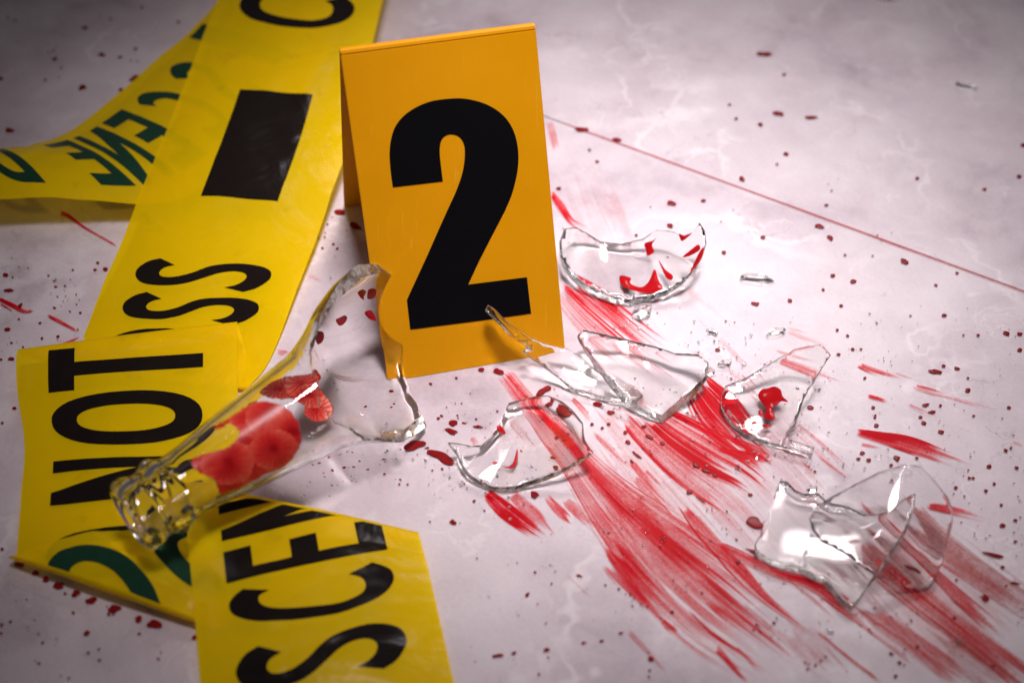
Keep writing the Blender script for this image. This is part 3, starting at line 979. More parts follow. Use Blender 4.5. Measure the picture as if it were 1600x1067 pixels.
smear([(858, 190, 14), (864, 212, 14), (873, 240, 10)], .40, 'blurred pink smudge at the marker edge near the tile joint', None, .4, .05, .2, seed=111)
smear([(93, 332, 9), (106, 337, 7), (135, 357, 4), (186, 386, 3)], .95, 'tadpole shaped blood streak in the shadow of the tape', None, .2, .01, .1, seed=112)
left_lab = 'thin dark red splash line on the marble left of the tape'
for i, (pts, s_) in enumerate([([(-8, 464, 5), (18, 476, 8), (38, 486, 7), (56, 484, 3)], 1.0), ([(74, 492, 5), (95, 503, 7), (122, 518, 4)], 1.0), ([(60, 548, 3), (92, 540, 4), (128, 524, 3)], .9), ([(0, 474, 3), (20, 486, 3)], .8)]):
    smear(pts, s_, left_lab, 'dark splash lines left of the tape', .2, .01, .08, seed=120 + i)
# -- blood that ran along the tile joint
jl = smear([(862, 185.5, 1.6), (905, 201, 2.4), (1000, 236, 2.6), (1200, 309, 2.2), (1400, 382, 2.3), (1640, 470, 2.0)], .85, 'long thin line of blood lying in the tile joint', None, .35, .02, .02, seed=130)

# -- drops
DL = {
    'r': ('round dark red blood drop on the marble right of the shards', 'round drops right of the shards'),
    'b': ('out of focus dark red blood drop beyond the shards, near the tile joint', 'drops near the tile joint'),
    's': ('dark red blood drop among the red smears', 'drops among the smears'),
    'f': ('dark red blood drop on clean marble in front of the marker', 'drops in front of the marker'),
    'l': ('dark red blood drop on the marble left of the upright tape', 'drops left of the upright tape'),
    'k': ('blurred dark blood drop beyond the tape that shows its printing in reverse', 'drops beyond the reversed tape'),
    'e': ('dark irregular blood drop in the shade beside the folded tape end', 'drops beside the folded tape end'),
}
DROPS = {
    'b': '1194,86,24,2.0,-10 1225,118,8 1216,179,15 1267,185,20,2.2,0 1188,196,10 1150,187,8 909,204,21,1.4,0 964,220,13,1.3,-20 1228,242,10 1159,281,12 1049,319,14 1047,354,12 1099,315,9 873,296,9 1291,322,8 1280,355,13 1297,373,12 1192,372,9 1131,396,9 1433,280,8 1538,297,8 1592,277,9 1599,228,10 994,369,7 921,236,7 933,254,8 1214,258,6 1140,165,7',
    'r': '1413,410,13 1495,428,7 1301,432,9 1333,441,11 1286,454,7 1320,400,6 1462,447,7 1180,476,12 1234,471,9 1314,479,8 1475,494,9 1572,522,11 1593,523,9 1528,525,7 1593,548,9 1324,526,7 1332,547,8 1308,517,7 1121,548,9 1345,547,6 1461,582,21,2.0,-18 1495,577,11,1.6,-15 1474,573,8 1512,611,10 1512,592,6 1351,592,7 1446,634,12,1.4,0 1469,635,7 1456,645,12,1.5,-10 1443,662,9 1470,676,10 1438,653,8 1367,652,11,2.0,80 1369,666,9 1364,638,8 1576,638,8 1521,651,6 1347,709,9 1341,718,8 1357,720,9 1401,717,12 1392,728,8 1432,717,7 1545,730,9 1520,748,7 1493,763,8 1514,748,7 1571,705,8 1579,701,6 1564,790,7 1566,822,10 1586,814,8 1266,638,11 1426,893,22,2.4,-30 1552,868,36,5,-15 1539,935,18,2.0,-60 1566,887,8 1491,966,7 1433,1011,7 1405,1036,8 1392,1022,9,1.5,-40 1399,1057,8 1586,847,7 1585,912,14,2.5,-5 1494,907,6 1540,768,8 1553,757,7 1588,732,8 1280,610,5 1310,555,8 1505,525,5',
    's': '849,612,30,2.0,35 880,647,25,1.2,0 858,635,12 934,633,17,1.5,-30 954,646,13,1.4,-30 925,664,8 977,677,10,1.4,80 1015,684,14,1.6,-30 1006,668,9 951,664,8 941,670,7 886,681,6 981,692,10,1.0,0 995,712,22,4.5,-52 987,722,9,1.5,-60 870,688,9 1035,694,11,1.6,-30 864,719,9 868,734,11 881,691,8 1087,728,15,1.7,-35 1104,737,15,1.7,-30 1117,744,10,1.6,-20 1077,770,11 1095,782,22,7,-45 1172,774,10,1.6,-25 1179,818,27,1.3,-5 1018,711,5 1153,879,9 1175,862,22,4,-22 1192,874,8,1.6,-15 1197,720,5 1089,647,5 1209,974,7 970,990,10,2.2,25 1050,957,9,1.6,0 1017,1030,11 1015,1048,6 1014,1058,5 1274,1040,6 856,638,5 1273,738,6 1247,886,6 902,610,5',
    'f': '779,582,16,1.2,0 752,579,11,1.3,0 673,601,8,1.4,-30 713,592,6 690,715,50,2.3,-27 647,697,34,1.4,5 708,662,18,1.5,-20 705,675,26,2.6,-25 747,668,17,3.0,-15 690,651,8,1.5,-45 685,655,7 668,701,8,1.6,20 744,656,5 725,662,10,3,-10 835,774,18,1.4,-25 848,660,5 753,752,7 708,817,12 741,784,7 624,758,5 637,758,5 757,799,5 904,900,9,1.6,-10 824,930,10,1.4,50 836,895,6 778,1025,17,2.2,10 803,1021,12,2.4,20 854,1016,14,2.4,20 912,1005,9,1.8,20 940,1002,9,1.8,20 842,1054,6 946,915,5 967,921,6 985,930,6 862,913,5 499,725,8,1.5,0 538,732,8 520,737,6 553,731,7,1.5,0 575,735,7,1.5,0 601,742,6 514,716,6 562,722,5 611,617,9 575,636,6 616,638,6 612,643,6 517,575,6 519,559,5 527,598,5 529,609,5 604,674,6 531,333,22,1.7,-5 555,355,27,2.0,-38 504,389,6 521,383,6 512,352,5 459,671,7 466,680,7 527,390,6',
    'l': '9,431,10 14,455,14,1.6,15 32,479,12,1.6,60 153,412,7 149,423,7 165,422,10 12,516,10 18,562,12,1.6,20 2,563,6 23,639,8 126,490,6 4,662,6 91,527,7 63,506,6 76,432,5 30,500,5 66,530,6',
    'k': '15,205,13 129,138,13 159,87,12 188,91,10,1.8,25 212,78,8 86,94,9 133,45,9 211,124,19,1.4,25 189,142,9 2,124,9 222,13,7 279,36,7 71,127,6',
    'e': '31,883,16,1.4,0 56,896,12 72,906,12 92,916,19,1.4,15 119,928,14 143,939,16,1.3,10 179,952,23,1.5,-15 217,968,13 242,976,21,1.2,0 136,990,11 115,958,8,1.5,-50 218,991,6 304,997,10 4,859,7 3,977,7 17,972,6 2,990,6 102,928,6 155,1015,5 170,960,6',
}


def blob_mesh(name, cx, cy, r, asp, ang, seed, mat, h=0.10, nr=22, rough=0.16):
    """a small domed puddle; r in metres, ang in the floor plane"""
    rs = random.Random(seed)
    ph = [rs.uniform(0, 6.28) for _ in range(4)]
    am = [rs.uniform(0.3, 1) * rough / (q + 1) for q in range(4)]
    V = [(0, 0, 0)]
    rings = ((0.45, 1.0), (0.78, 0.8), (0.94, 0.45), (1.0, 0.04))
    hh = h * MM * min(1.0, r / 0.0022 + 0.25)
    V[0] = (cx, cy, 0.0006 + hh)
    sa = math.sqrt(asp)
    for rr, hz in rings:
        for i in range(nr):
            a = 2 * math.pi * i / nr
            q = r * rr * (1 + sum(am[k_] * math.sin((k_ + 2) * a + ph[k_]) for k_ in range(4)))
            x, y = q * math.cos(a) * sa, q * math.sin(a) / sa
            V.append((cx + x * math.cos(ang) - y * math.sin(ang), cy + x * math.sin(ang) + y * math.cos(ang), 0.0006 + hh * hz))
    F = [(0, 1 + i, 1 + (i + 1) % nr) for i in range(nr)]
    for k_ in range(len(rings) - 1):
        b0, b1 = 1 + k_ * nr, 1 + (k_ + 1) * nr
        for i in range(nr):
            F.append((b0 + i, b1 + i, b1 + (i + 1) % nr, b0 + (i + 1) % nr))
    return V, F


cnt = 0
for key, txt in DROPS.items():
    for w in txt.split():
        q = [float(z_) for z_ in w.split(',')]
        x, y, d = q[:3]
        asp = q[3] if len(q) > 3 else 1.0 + 0.25 * random.random()
        ang = R_(q[4]) if len(q) > 4 else random.uniform(-0.4, 0.2)
        c = unp(x, y)
        dpt = np.linalg.norm(c - _C)
        r = d * 0.5 * dpt / FPX
        sa = math.sqrt(asp)
        r = r / sa if asp > 1.3 else r
        r *= 0.82 if d < 9 else 0.92 if d < 13 else 1.0
        cnt += 1
        V, F = blob_mesh('blood_drop', c[0], c[1], r * 0.86, asp, ang, cnt, M_DROP, rough=0.14 if d < 12 else 0.30)
        o = mesh_obj('blood_drop', V, F, M_DROP, smooth=True)
        size = 'tiny' if d < 7 else 'small' if d < 10 else 'middling' if d < 15 else 'large'
        shape = 'round' if asp < 1.3 else 'oval' if asp < 1.9 else 'elongated'
        w_ = near(x, y)
        tag(o, size + ' ' + shape + ' dark blood drop by ' + w_, 'drop', 'blood drops by ' + w_)

# -- specks nobody could count
SV, SF = [], []
rs = np.random.RandomState(5)
for (x0, y0, x1, y1, n, smin, smax) in [(1120, 420, 1600, 760, 60, 1.0, 3.2), (880, 230, 1400, 420, 26, 1.2, 3.4), (1000, 480, 1260, 700, 60, 1.0, 3.2), (690, 600, 900, 770, 70, 1, 3.5), (900, 640, 1230, 1000, 120, 1, 3.6),
                                        (470, 690, 690, 780, 60, 1, 4), (0, 400, 130, 560, 60, 1, 4), (0, 0, 330, 200, 36, 1.5, 5), (490, 320, 570, 440, 30, 1, 3.5), (1480, 700, 1600, 1060, 70, 1.2, 3.8),
                                        (880, 560, 1320, 770, 150, .7, 2.2), (1250, 480, 1600, 780, 130, .7, 2.2), (690, 620, 900, 760, 70, .7, 2.0), (1180, 780, 1500, 1000, 70, .7, 2.2), (700, 880, 1050, 1060, 34, 1, 3), (0, 870, 300, 1060, 50, 1.2, 4), (1200, 940, 1420, 1060, 40, 1.2, 4), (640, 760, 860, 900, 26, 1, 3)]:
    for i in range(n):
        x, y = rs.uniform(x0, x1), rs.uniform(y0, y1)
        if rs.rand() < 0.5 and i > 0:              # specks fall in little trails
            x, y = lx + rs.normal(0, 12), ly + rs.normal(0, 9)
        lx, ly = x, y
        if not (x0 - 20 < x < x1 + 20 and y0 - 20 < y < y1 + 20): continue
        c = unp(x, y)
        r = rs.uniform(smin, smax) * (0.35 + 0.65 * rs.rand()) * 0.5 * np.linalg.norm(c - _C) / FPX
        asp, an = 1 + rs.rand(), rs.uniform(-0.8, 0.3)
        b = len(SV)
        SV.append((c[0], c[1], 0.0008))
        for q in range(8):
            a = q * math.pi / 4
            X, Y = r * asp * math.cos(a), r * math.sin(a) * (0.85 + 0.3 * rs.rand())
            SV.append((c[0] + X * math.cos(an) - Y * math.sin(an), c[1] + X * math.sin(an) + Y * math.cos(an), 0.00068))
        SF += [(b, b + 1 + q, b + 1 + (q + 1) % 8) for q in range(8)]
sp = mesh_obj('blood_specks', SV, SF, M_DROP, smooth=True)
tag(sp, 'fine spray of tiny dark red blood specks over the marble floor', 'specks', kind='stuff')

# ------------------------------------------------------------------ broken bottle
PROF = np.array([(0, 9.6), (.35, 10.7), (1.2, 11.7), (2.6, 12.2), (4.2, 12.2), (5.6, 11.6), (6.8, 10.9), (8.6, 10.7), (10.2, 11.3), (11.6, 12.5), (13, 12.8), (14.4, 12.4), (15.6, 11.3), (17.5, 10.7), (24, 11.2), (37, 13.3), (56, 15.6), (70, 17.6), (78, 21.0), (85, 25.6), (95, 29.6), (104, 31), (120, 31.5), (150, 31.5)])


def prof_r(s):
    return np.interp(s, PROF[:, 0], PROF[:, 1])


SS = np.linspace(0, 150, 601)
_rr = prof_r(SS)
_ker = np.ones(5) / 5
_rs = np.convolve(np.pad(_rr, 2, mode='edge'), _ker, 'valid')
_ker2 = np.ones(25) / 25
_rs2 = np.convolve(np.pad(_rr, 12, mode='edge'), _ker2, 'valid')
_rr = np.where(SS < 22, _rs, _rs2)


def bot_r(s): return np.interp(s, SS, _rr)


LIFT = 0.0035
BM = unp(202, 817, 20 * MM + LIFT) - np.array([0, 0, LIFT])
b_az, b_el = R_(40), R_(3.6)
b_ax = np.array([math.cos(b_el) * math.cos(b_az), math.cos(b_el) * math.sin(b_az), math.sin(b_el)])
b_sd = np.cross([0, 0, 1.0], b_ax)
b_sd /= np.linalg.norm(b_sd)
b_up = np.cross(b_ax, b_sd)


def bot(s, th, dr=0.0):
    s = np.asarray(s, float)
    th = np.asarray(th, float)
    r = (bot_r(s) + dr) * MM
    return BM + b_ax * (s * MM)[..., None] + b_sd * (r * np.sin(th))[..., None] + b_up * (r * np.cos(th))[..., None]


FR = [(12, 72), (25, 79), (35, 90), (43, 100), (50, 105), (60, 109), (73, 115), (84, 120), (97, 122), (110, 123), (124, 118), (149, 111), (164, 107), (180, 105), (203, 101), (210, 93), (225, 87), (235, 82), (246, 74), (268, 71), (290, 66), (316, 65), (343, 68), (372, 72)]
NTH = 220
th = np.linspace(0, 2 * math.pi, NTH, endpoint=False)
thd = np.degrees(th)
fx = np.array([a for a, b in FR] + [a + 360 for a, b in FR[1:]])
fy = np.array([b for a, b in FR] + [b for a, b in FR[1:]])
sm_ = np.interp(np.where(thd < 12, thd + 360, thd), fx, fy)
sm_ = sm_ + np.array([noise.noise(Vector((math.cos(a) * 5, math.sin(a) * 5, 1.3))) * 1.0 + noise.noise(Vector((math.cos(a) * 19, math.sin(a) * 19, 4.3))) * 0.45 for a in th])
lip_rows = np.concatenate([np.linspace(0, 20, 41), np.linspace(20, 62, 22)[1:]])
V, F, FM, SMO = [], [], [], []
wall_i = lambda s: np.where(s < 14, 2.9 + 0.0 * s, 2.5)


def wall(s):
    # the bore is smooth: its radius does not follow the rings of the lip
    bore = np.interp(s, [0, 1, 4, 20, 37, 56, 70, 85, 150], [9.2, 8.7, 8.6, 8.9, 11.7, 14.0, 15.9, 24.4, 30.7])
    return bot_r(s) - np.minimum(bore, bot_r(s) - np.interp(s, [0, 70, 95, 150], [1.5, 1.4, 0.9, 0.8]))


NE = 26
rows = []
for i in range(len(lip_rows) + NE):
    if i < len(lip_rows): s = np.full(NTH, lip_rows[i])
    else: s = 62 + (sm_ - 62) * ((i - len(lip_rows) + 1) / NE)
    rows.append(s)
rows = np.array(rows)
NR = len(rows)
outer = np.array([bot(s, th) for s in rows])
inner = np.array([bot(s, th, 0) - ((b_sd * np.sin(th)[:, None] + b_up * np.cos(th)[:, None]) * (wall(s) * MM)[:, None]) for s in rows])
V = np.concatenate([outer.reshape(-1, 3), inner.reshape(-1, 3)])
off = NR * NTH
for i in range(NR - 1):
    for j in range(NTH):
        j2 = (j + 1) % NTH
        a, b, c, d = i * NTH + j, i * NTH + j2, (i + 1) * NTH + j2, (i + 1) * NTH + j
        F.append((a, b, c, d)); FM.append(0); SMO.append(True)
        F.append((off + d, off + c, off + b, off + a)); FM.append(0); SMO.append(True)
# mouth rim
for j in range(NTH):
    j2 = (j + 1) % NTH
    F.append((j2, j, off + j, off + j2)); FM.append(0); SMO.append(True)
# fracture edge with a chipped middle line
mid0 = len(V)
e0 = (NR - 1) * NTH
mids = []
for j in range(NTH):
    m_ = (V[e0 + j] + V[off + e0 + j]) / 2 + b_ax * MM * (0.1 + 0.3 * noise.noise(Vector((j * 0.31, 2.2, 0))))
    mids.append(m_)
V = np.concatenate([V, np.array(mids)])
for j in range(NTH):
    j2 = (j + 1) % NTH
    F.append((e0 + j, e0 + j2, mid0 + j2, mid0 + j)); FM.append(1); SMO.append(False)
    F.append((mid0 + j, mid0 + j2, off + e0 + j2, off + e0 + j)); FM.append(1); SMO.append(False)
lift = max(0.0, 0.0009 - V[:, 2].min())
BM = BM + np.array([0, 0, lift])
V = V + np.array([0, 0, lift])
bottle = empty('broken_bottle', tuple(unp(330, 760)))
tag(bottle, 'broken clear glass bottle neck lying on the tape, shoulder shard upright, blood inside', 'bottle')
F = [f[::-1] for f in F]
bo = mesh_obj('glass_neck', V, F, [M_GLASS, M_EDGE], fmat=FM, smooth=SMO)
adopt(bo, bottle)


def bottle_hit(x, y, near=True):
    d = ray(x, y)
    t = np.linspace(0.30, 0.85, 2201)
    P = _C + d * t[:, None] - BM
    s = P @ b_ax / MM
    g = np.hypot(P @ b_sd, P @ b_up) / MM - bot_r(np.clip(s, 0, 150))
    ok = (g[:-1] * g[1:] <= 0) & (s[1:] > 0) & (s[1:] < 140)
    ii = np.where(ok)[0]
    if not len(ii):
        q = np.where((s > 0) & (s < 140), g, 99).argmin()
    else:
        q = ii[0] if near else ii[-1]
    return s[q], math.atan2(P[q] @ b_sd, P[q] @ b_up)


def bottle_patch(poly, petals, near, inset, seed, ramp=0.30, name='blood_stain', mat=None):
    """blood held against the bottle wall inside an outline given in pixels"""
    pl = crom(poly, 5, True)
    G, Fc = fill([pl], 2.6)
    P, film, tone = [], [], []
    # distance from the outline
    for x, y in G:
        s, a = bottle_hit(x, y, near)
        w = float(wall(np.array([s]))[0])
        P.append(bot(np.array([s]), np.array([a]), -w - 0.12 if inset else 0.12)[0])
        dm = np.sqrt(((pl - (x, y)) ** 2).sum(1).min())
        tv = 0.25
        for (px, py, pr) in petals:                # each petal: dark eye, pale rim, fine rays
            dx = x - px + 5 * noise.noise(Vector((x * .045, y * .045, seed + px)))
            dy = y - py + 5 * noise.noise(Vector((x * .045, y * .045, seed + py + 31)))
            rr = math.hypot(dx, dy * 1.2) / pr
            if rr < 1.0:
                an = math.atan2(dy, dx)
                rays = 0.5 + 0.5 * math.sin(an * 17 + 3 * noise.noise(Vector((x * .05, y * .05, seed))))
                tv = 0.22 + 0.42 * rr ** 2.5 + ramp * rays * rr * (1.15 - rr) * 2 - 0.25 * math.exp(-(rr / 0.16) ** 2)
        film.append(0.12 + min(1, dm / 9.0) * 0.88)
        tone.append(max(0, min(1, tv + 0.18 * noise.noise(Vector((x * .04, y * .04, seed + 5))))))
    o = mesh_obj(name, P, [tuple(map(int, f)) for f in Fc], mat or M_PETAL, smooth=True)
    set_attr(o, film, tone)
    adopt(o, bottle)
    return o


bottle_patch([(342, 775), (335, 753), (318, 744), (299, 731), (297, 716), (318, 707), (345, 700), (362, 690), (372, 677), (360, 666), (340, 673), (329, 668), (352, 654), (372, 640), (398, 626), (428, 626), (452, 638), (468, 660), (472, 690), (462, 714), (440, 734), (416, 742), (398, 753), (372, 765)],
             [(396, 656, 36), (432, 650, 48), (456, 676, 42), (352, 754, 34), (324, 730, 34), (392, 726, 36), (356, 722, 42), (428, 702, 38)], True, False, 2, 0.14)
bottle_patch([(398, 600), (418, 586), (446, 578), (470, 580), (492, 574), (502, 590), (498, 602), (514, 624), (523, 644), (512, 662), (490, 664), (472, 650), (470, 636), (452, 624), (428, 622), (404, 614)],
             [(430, 602, 30), (468, 596, 28), (494, 640, 28), (480, 618, 26)], False, True, 3, 0.6)
for i, (pl) in enumerate([[(546, 442), (554, 438), (560, 444), (556, 452), (557, 458), (550, 452)], [(519, 486), (527, 482), (531, 488), (526, 498), (519, 500), (514, 490)], [(558, 480), (568, 477), (575, 487), (578, 497), (566, 492)], [(589, 482), (598, 478), (602, 486), (597, 491), (590, 490)],
                           [(486, 518), (495, 512), (500, 516), (500, 528), (494, 536), (490, 528)], [(478, 532), (486, 526), (488, 536), (480, 542)], [(564, 440), (576, 442), (574, 456), (562, 456)]]):
    bottle_patch(pl, [], False, True, 20 + i, name='blood_spot', mat=M_RED)

# ------------------------------------------------------------------ shards
def tps(pts, lam=0.02):
    P = np.array([(p[0] / 100, p[1] / 100) for p in pts])
    zv = np.array([p[2] for p in pts], float)
    n = len(P)
    def U(r2): return np.where(r2 > 0, r2 * np.log(r2 + 1e-12), 0)
    K = U(((P[:, None] - P[None]) ** 2).sum(-1)) + lam * np.eye(n)
    Q = np.concatenate([np.ones((n, 1)), P], 1)
    A = np.block([[K, Q], [Q.T, np.zeros((3, 3))]])
    w = np.linalg.solve(A, np.concatenate([zv, np.zeros(3)]))
    def f(x, y):
        X = np.stack([np.asarray(x, float) / 100, np.asarray(y, float) / 100], -1)
        r2 = ((X[:, None] - P[None]) ** 2).sum(-1)
        return U(r2) @ w[:n] + w[n] + X @ w[n + 1:]
    return f


def glass_sheet(name, label, outline, ctrl, thick, seed, stains=(), group='broken pieces of the bottle', rough=0.25):
    """a bent piece of bottle glass: outline and inner points as (x, y, height mm), real thickness below"""
    zf = tps(list(outline) + list(ctrl))
    pl = []
    for i_ in range(len(outline)):                  # straight runs: broken glass keeps its corners
        a_, b_ = np.array(outline[i_][:2], float), np.array(outline[(i_ + 1) % len(outline)][:2], float)
        n_ = max(1, int(np.linalg.norm(b_ - a_) / 6))
        pl += [a_ + (b_ - a_) * q_ / n_ for q_ in range(n_)]
    pl = np.array(pl)
    rs_ = random.Random(seed)
    pl = pl + np.array([[rs_.uniform(-rough, rough), rs_.uniform(-rough, rough)] for _ in pl])
    G, Fc = fill([pl], 7.0)
    z = zf(G[:, 0], G[:, 1]) * MM
    T = unp(G[:, 0], G[:, 1], z)
    Fc = Fc[:, ::-1]                                # pixel y runs down
    n = len(T)
    N = np.zeros_like(T)
    fn = np.cross(T[Fc[:, 1]] - T[Fc[:, 0]], T[Fc[:, 2]] - T[Fc[:, 0]])
    for q in range(3): np.add.at(N, Fc[:, q], fn)
    N /= np.linalg.norm(N, axis=1)[:, None] + 1e-15
    if N[:, 2].mean() < 0:
        Fc = Fc[:, ::-1]
        N = -N
    tap = np.clip(1.05 - (z / MM - z.min() / MM - 1.0) / 9.0, 0.38, 1.0)
    th_ = tap * np.array([thick * (1 + 0.07 * noise.noise(Vector((g[0] * .02, g[1] * .02, seed * 3.1)))) for g in G]) * MM
    B = T - N * th_[:, None]
    E = {}
    for f in Fc:
        for a, b in ((f[0], f[1]), (f[1], f[2]), (f[2], f[0])): E[(int(a), int(b))] = 1
    rim = [(a, b) for (a, b) in E if (b, a) not in E]
    bound = sorted({q for e in rim for q in e})
    outd = {q: np.zeros(3) for q in bound}
    for a, b in rim:
        o_ = np.cross(T[b] - T[a], N[a])
        o_ /= np.linalg.norm(o_) + 1e-12
        outd[a] += o_
        outd[b] += o_
    mid = {}
    V = list(T) + list(B)
    for q in bound:
        o_ = outd[q] / (np.linalg.norm(outd[q]) + 1e-12)
        k_ = 0.45 + 0.3 * noise.noise(Vector((G[q][0] * .06, G[q][1] * .06, seed)))
        mid[q] = len(V)
        V.append(T[q] * k_ + B[q] * (1 - k_) + o_ * MM * (0.12 + 0.22 * noise.noise(Vector((G[q][0] * .11, G[q][1] * .11, seed + 9.0)))))
    F = [tuple(map(int, f)) for f in Fc] + [tuple(int(q + n) for q in f[::-1]) for f in Fc]
    FM = [0] * len(F)
    SM = [True] * len(F)
    for a, b in rim:
        F.append((b, a, mid[a], mid[b])); F.append((mid[b], mid[a], a + n, b + n))
        FM += [1, 1]
        SM += [False, False]
    V = np.array(V)
    dz = 0.0009 - V[:, 2].min()
    V[:, 2] += dz
    base = V[V[:, 2].argmin()]
    o = mesh_obj(name, V, F, [M_SHEET, M_EDGE], fmat=FM, smooth=SM)
    if stains:
        root = empty(name, (float(V[:, 0].mean()), float(V[:, 1].mean()), 0))
        o.name = 'glass_body'
        o.data.name = 'glass_body'
        root.name = name
        adopt(o, root)
        for si, st in enumerate(stains):
            sp_ = crom(st, 4, True)
            g2, f2 = fill([sp_], 3.0)
            z2 = zf(g2[:, 0], g2[:, 1]) * MM
            dm = np.array([np.sqrt(((sp_ - q) ** 2).sum(1).min()) for q in g2])
            P2 = unp(g2[:, 0], g2[:, 1], z2)
            # lies on the upper face
            P2[:, 2] += dz + 0.00022 + 0.0005 * np.clip(dm / 6, 0, 1)
            so = mesh_obj('blood_stain', P2, [tuple(map(int, f[::-1])) for f in f2], M_RED, smooth=True)
            adopt(so, root)
        o = root
    tag(o, label, 'glass shard', group)
    return o


# curved bowl-like piece right of the marker
glass_sheet('glass_shard', 'cupped crescent glass shard streaked with blood, just right of the marker', [(884, 368, 11), (876, 388, 10), (877, 408, 8), (882, 424, 5.5), (893, 440, 3.5), (910, 455, 2), (935, 468, 1), (962, 478, .6), (985, 479, .6), (1012, 474, 1), (1038, 466, 2), (1062, 452, 4), (1082, 434, 7), (1094, 413, 10), (1101, 390, 13), (1099, 372, 15), (1091, 360, 17), (1084, 372, 14), (1066, 379, 11), (1044, 372, 10), (1024, 371, 9), (1003, 384, 4), (970, 392, 1.5), (938, 388, 1), (915, 374, 4), (900, 366, 8)],
            [(930, 425, .4), (980, 440, .4), (1040, 430, 3)], 2.5, 1,
            stains=[[(1006, 392), (1018, 388), (1024, 384), (1018, 394), (1021, 405), (1011, 411), (1008, 402)], [(968, 442), (985, 446), (984, 454), (1000, 460), (1012, 452), (1022, 432), (1028, 450), (1034, 462), (1012, 470), (985, 464), (970, 456)], [(1028, 418), (1038, 432), (1050, 442), (1048, 449), (1040, 446), (1034, 434)], [(1060, 377), (1068, 380), (1080, 376), (1066, 388), (1062, 386)], [(1066, 412), (1078, 402), (1090, 394), (1092, 402), (1080, 410), (1068, 414)], [(1090, 408), (1098, 398), (1096, 412), (1086, 428), (1076, 440), (1080, 430)]])
# spiked piece and thick plate
glass_sheet('glass_shard', 'long jagged glass shard with a thin spike rising before the marker', [(763, 485, 22), (774, 492, 20), (791, 510, 16), (808, 522, 13), (830, 537, 10), (856, 547, 8.5), (886, 553, 7.5), (908, 566, 6), (932, 586, 4.2), (960, 603, 2.6), (990, 614, 1.6), (1002, 628, 1), (985, 640, .6), (962, 633, .6), (935, 626, .8), (914, 619, 1), (896, 614, 1.4), (878, 599, 3), (854, 583, 6), (830, 568, 9.5), (818, 557, 12), (824, 552, 12.5), (834, 559, 10.5), (821, 545, 12.5), (797, 531, 16), (780, 511, 19.5), (760, 492, 22)],
            [(880, 578, 5), (930, 606, 1.6), (850, 560, 8.5)], 2.4, 2, rough=0.45)
glass_sheet('glass_shard', 'thick angular glass plate behind the spiked shard, broken edge facing right', [(903, 528, 10), (911, 520, 10.5), (935, 525, 9), (962, 531, 8), (1010, 542, 8), (1054, 556, 9), (1088, 558, 11), (1104, 570, 12), (1102, 592, 9.5), (1082, 612, 7), (1055, 634, 5), (1033, 653, 4), (1012, 645, 4), (990, 634, 4.5), (972, 616, 6), (950, 592, 8), (930, 570, 9.5), (914, 548, 10)],
            [(1000, 590, 5.5), (1050, 590, 6), (960, 560, 8)], 4.4, 3, rough=0.45)
# thin curved piece in the middle
glass_sheet('glass_shard', 'thin curved glass shard lying alone in front of the marker, one dark edge', [(701, 700, 6), (708, 708, 5), (716, 718, 4), (724, 737, 2.5), (735, 750, 1.5), (753, 762, .9), (771, 769, .7), (790, 770, .7), (810, 767, 1), (828, 760, 1.6), (851, 753, 2.6), (875, 744, 4), (899, 732, 6), (917, 722, 7.6), (926, 714, 8.4), (921, 708, 8.4), (912, 694, 8.2), (909, 668, 7.8), (895, 650, 6.5), (880, 637, 5.6), (857, 626, 4.6), (835, 628, 3.6), (795, 638, 2.4), (781, 670, 1.6), (768, 690, 1.8), (752, 704, 2.6), (735, 705, 4), (715, 701, 5.2)],
            [(800, 720, .3), (840, 690, 1.2), (770, 735, .4)], 2.2, 4, stains=[[(776, 676), (782, 674), (790, 684), (788, 688), (780, 684)], [(784, 737), (796, 738), (803, 728), (808, 710), (809, 728), (804, 738), (796, 741)], [(770, 731), (775, 730), (777, 733), (772, 735)]])
# piece with the pool of blood
glass_sheet('glass_shard', 'pointed glass shard carrying a splash of thick bright blood', [(1132, 611, 4), (1127, 624, 2.8), (1126, 641, 2), (1134, 657, 1.2), (1146, 673, .8), (1162, 685, .7), (1185, 694, .7), (1207, 700, .8), (1232, 707, 1), (1258, 713, 1.3), (1268, 713, 1.5), (1270, 707, 1.8), (1252, 701, 1.8), (1232, 694, 2), (1226, 684, 2.4), (1239, 671, 3.4), (1245, 652, 5), (1252, 631, 7), (1266, 609, 10), (1282, 583, 14), (1295, 563, 17), (1282, 547, 18), (1260, 549, 16), (1239, 554, 13.5), (1202, 576, 9), (1165, 598, 6)],
            [(1185, 650, 1.2), (1215, 620, 4)], 2.5, 5, stains=[[(1183, 628), (1188, 618), (1198, 616), (1208, 613), (1218, 618), (1221, 628), (1230, 637), (1219, 636), (1212, 642), (1204, 646), (1208, 656), (1209, 662), (1200, 665), (1192, 660), (1196, 648), (1190, 640)], [(1171, 669), (1178, 667), (1182, 670), (1175, 672)], [(1189, 673), (1198, 672), (1204, 675), (1195, 677)], [(1184, 650), (1190, 650), (1190, 659), (1184, 657)]])
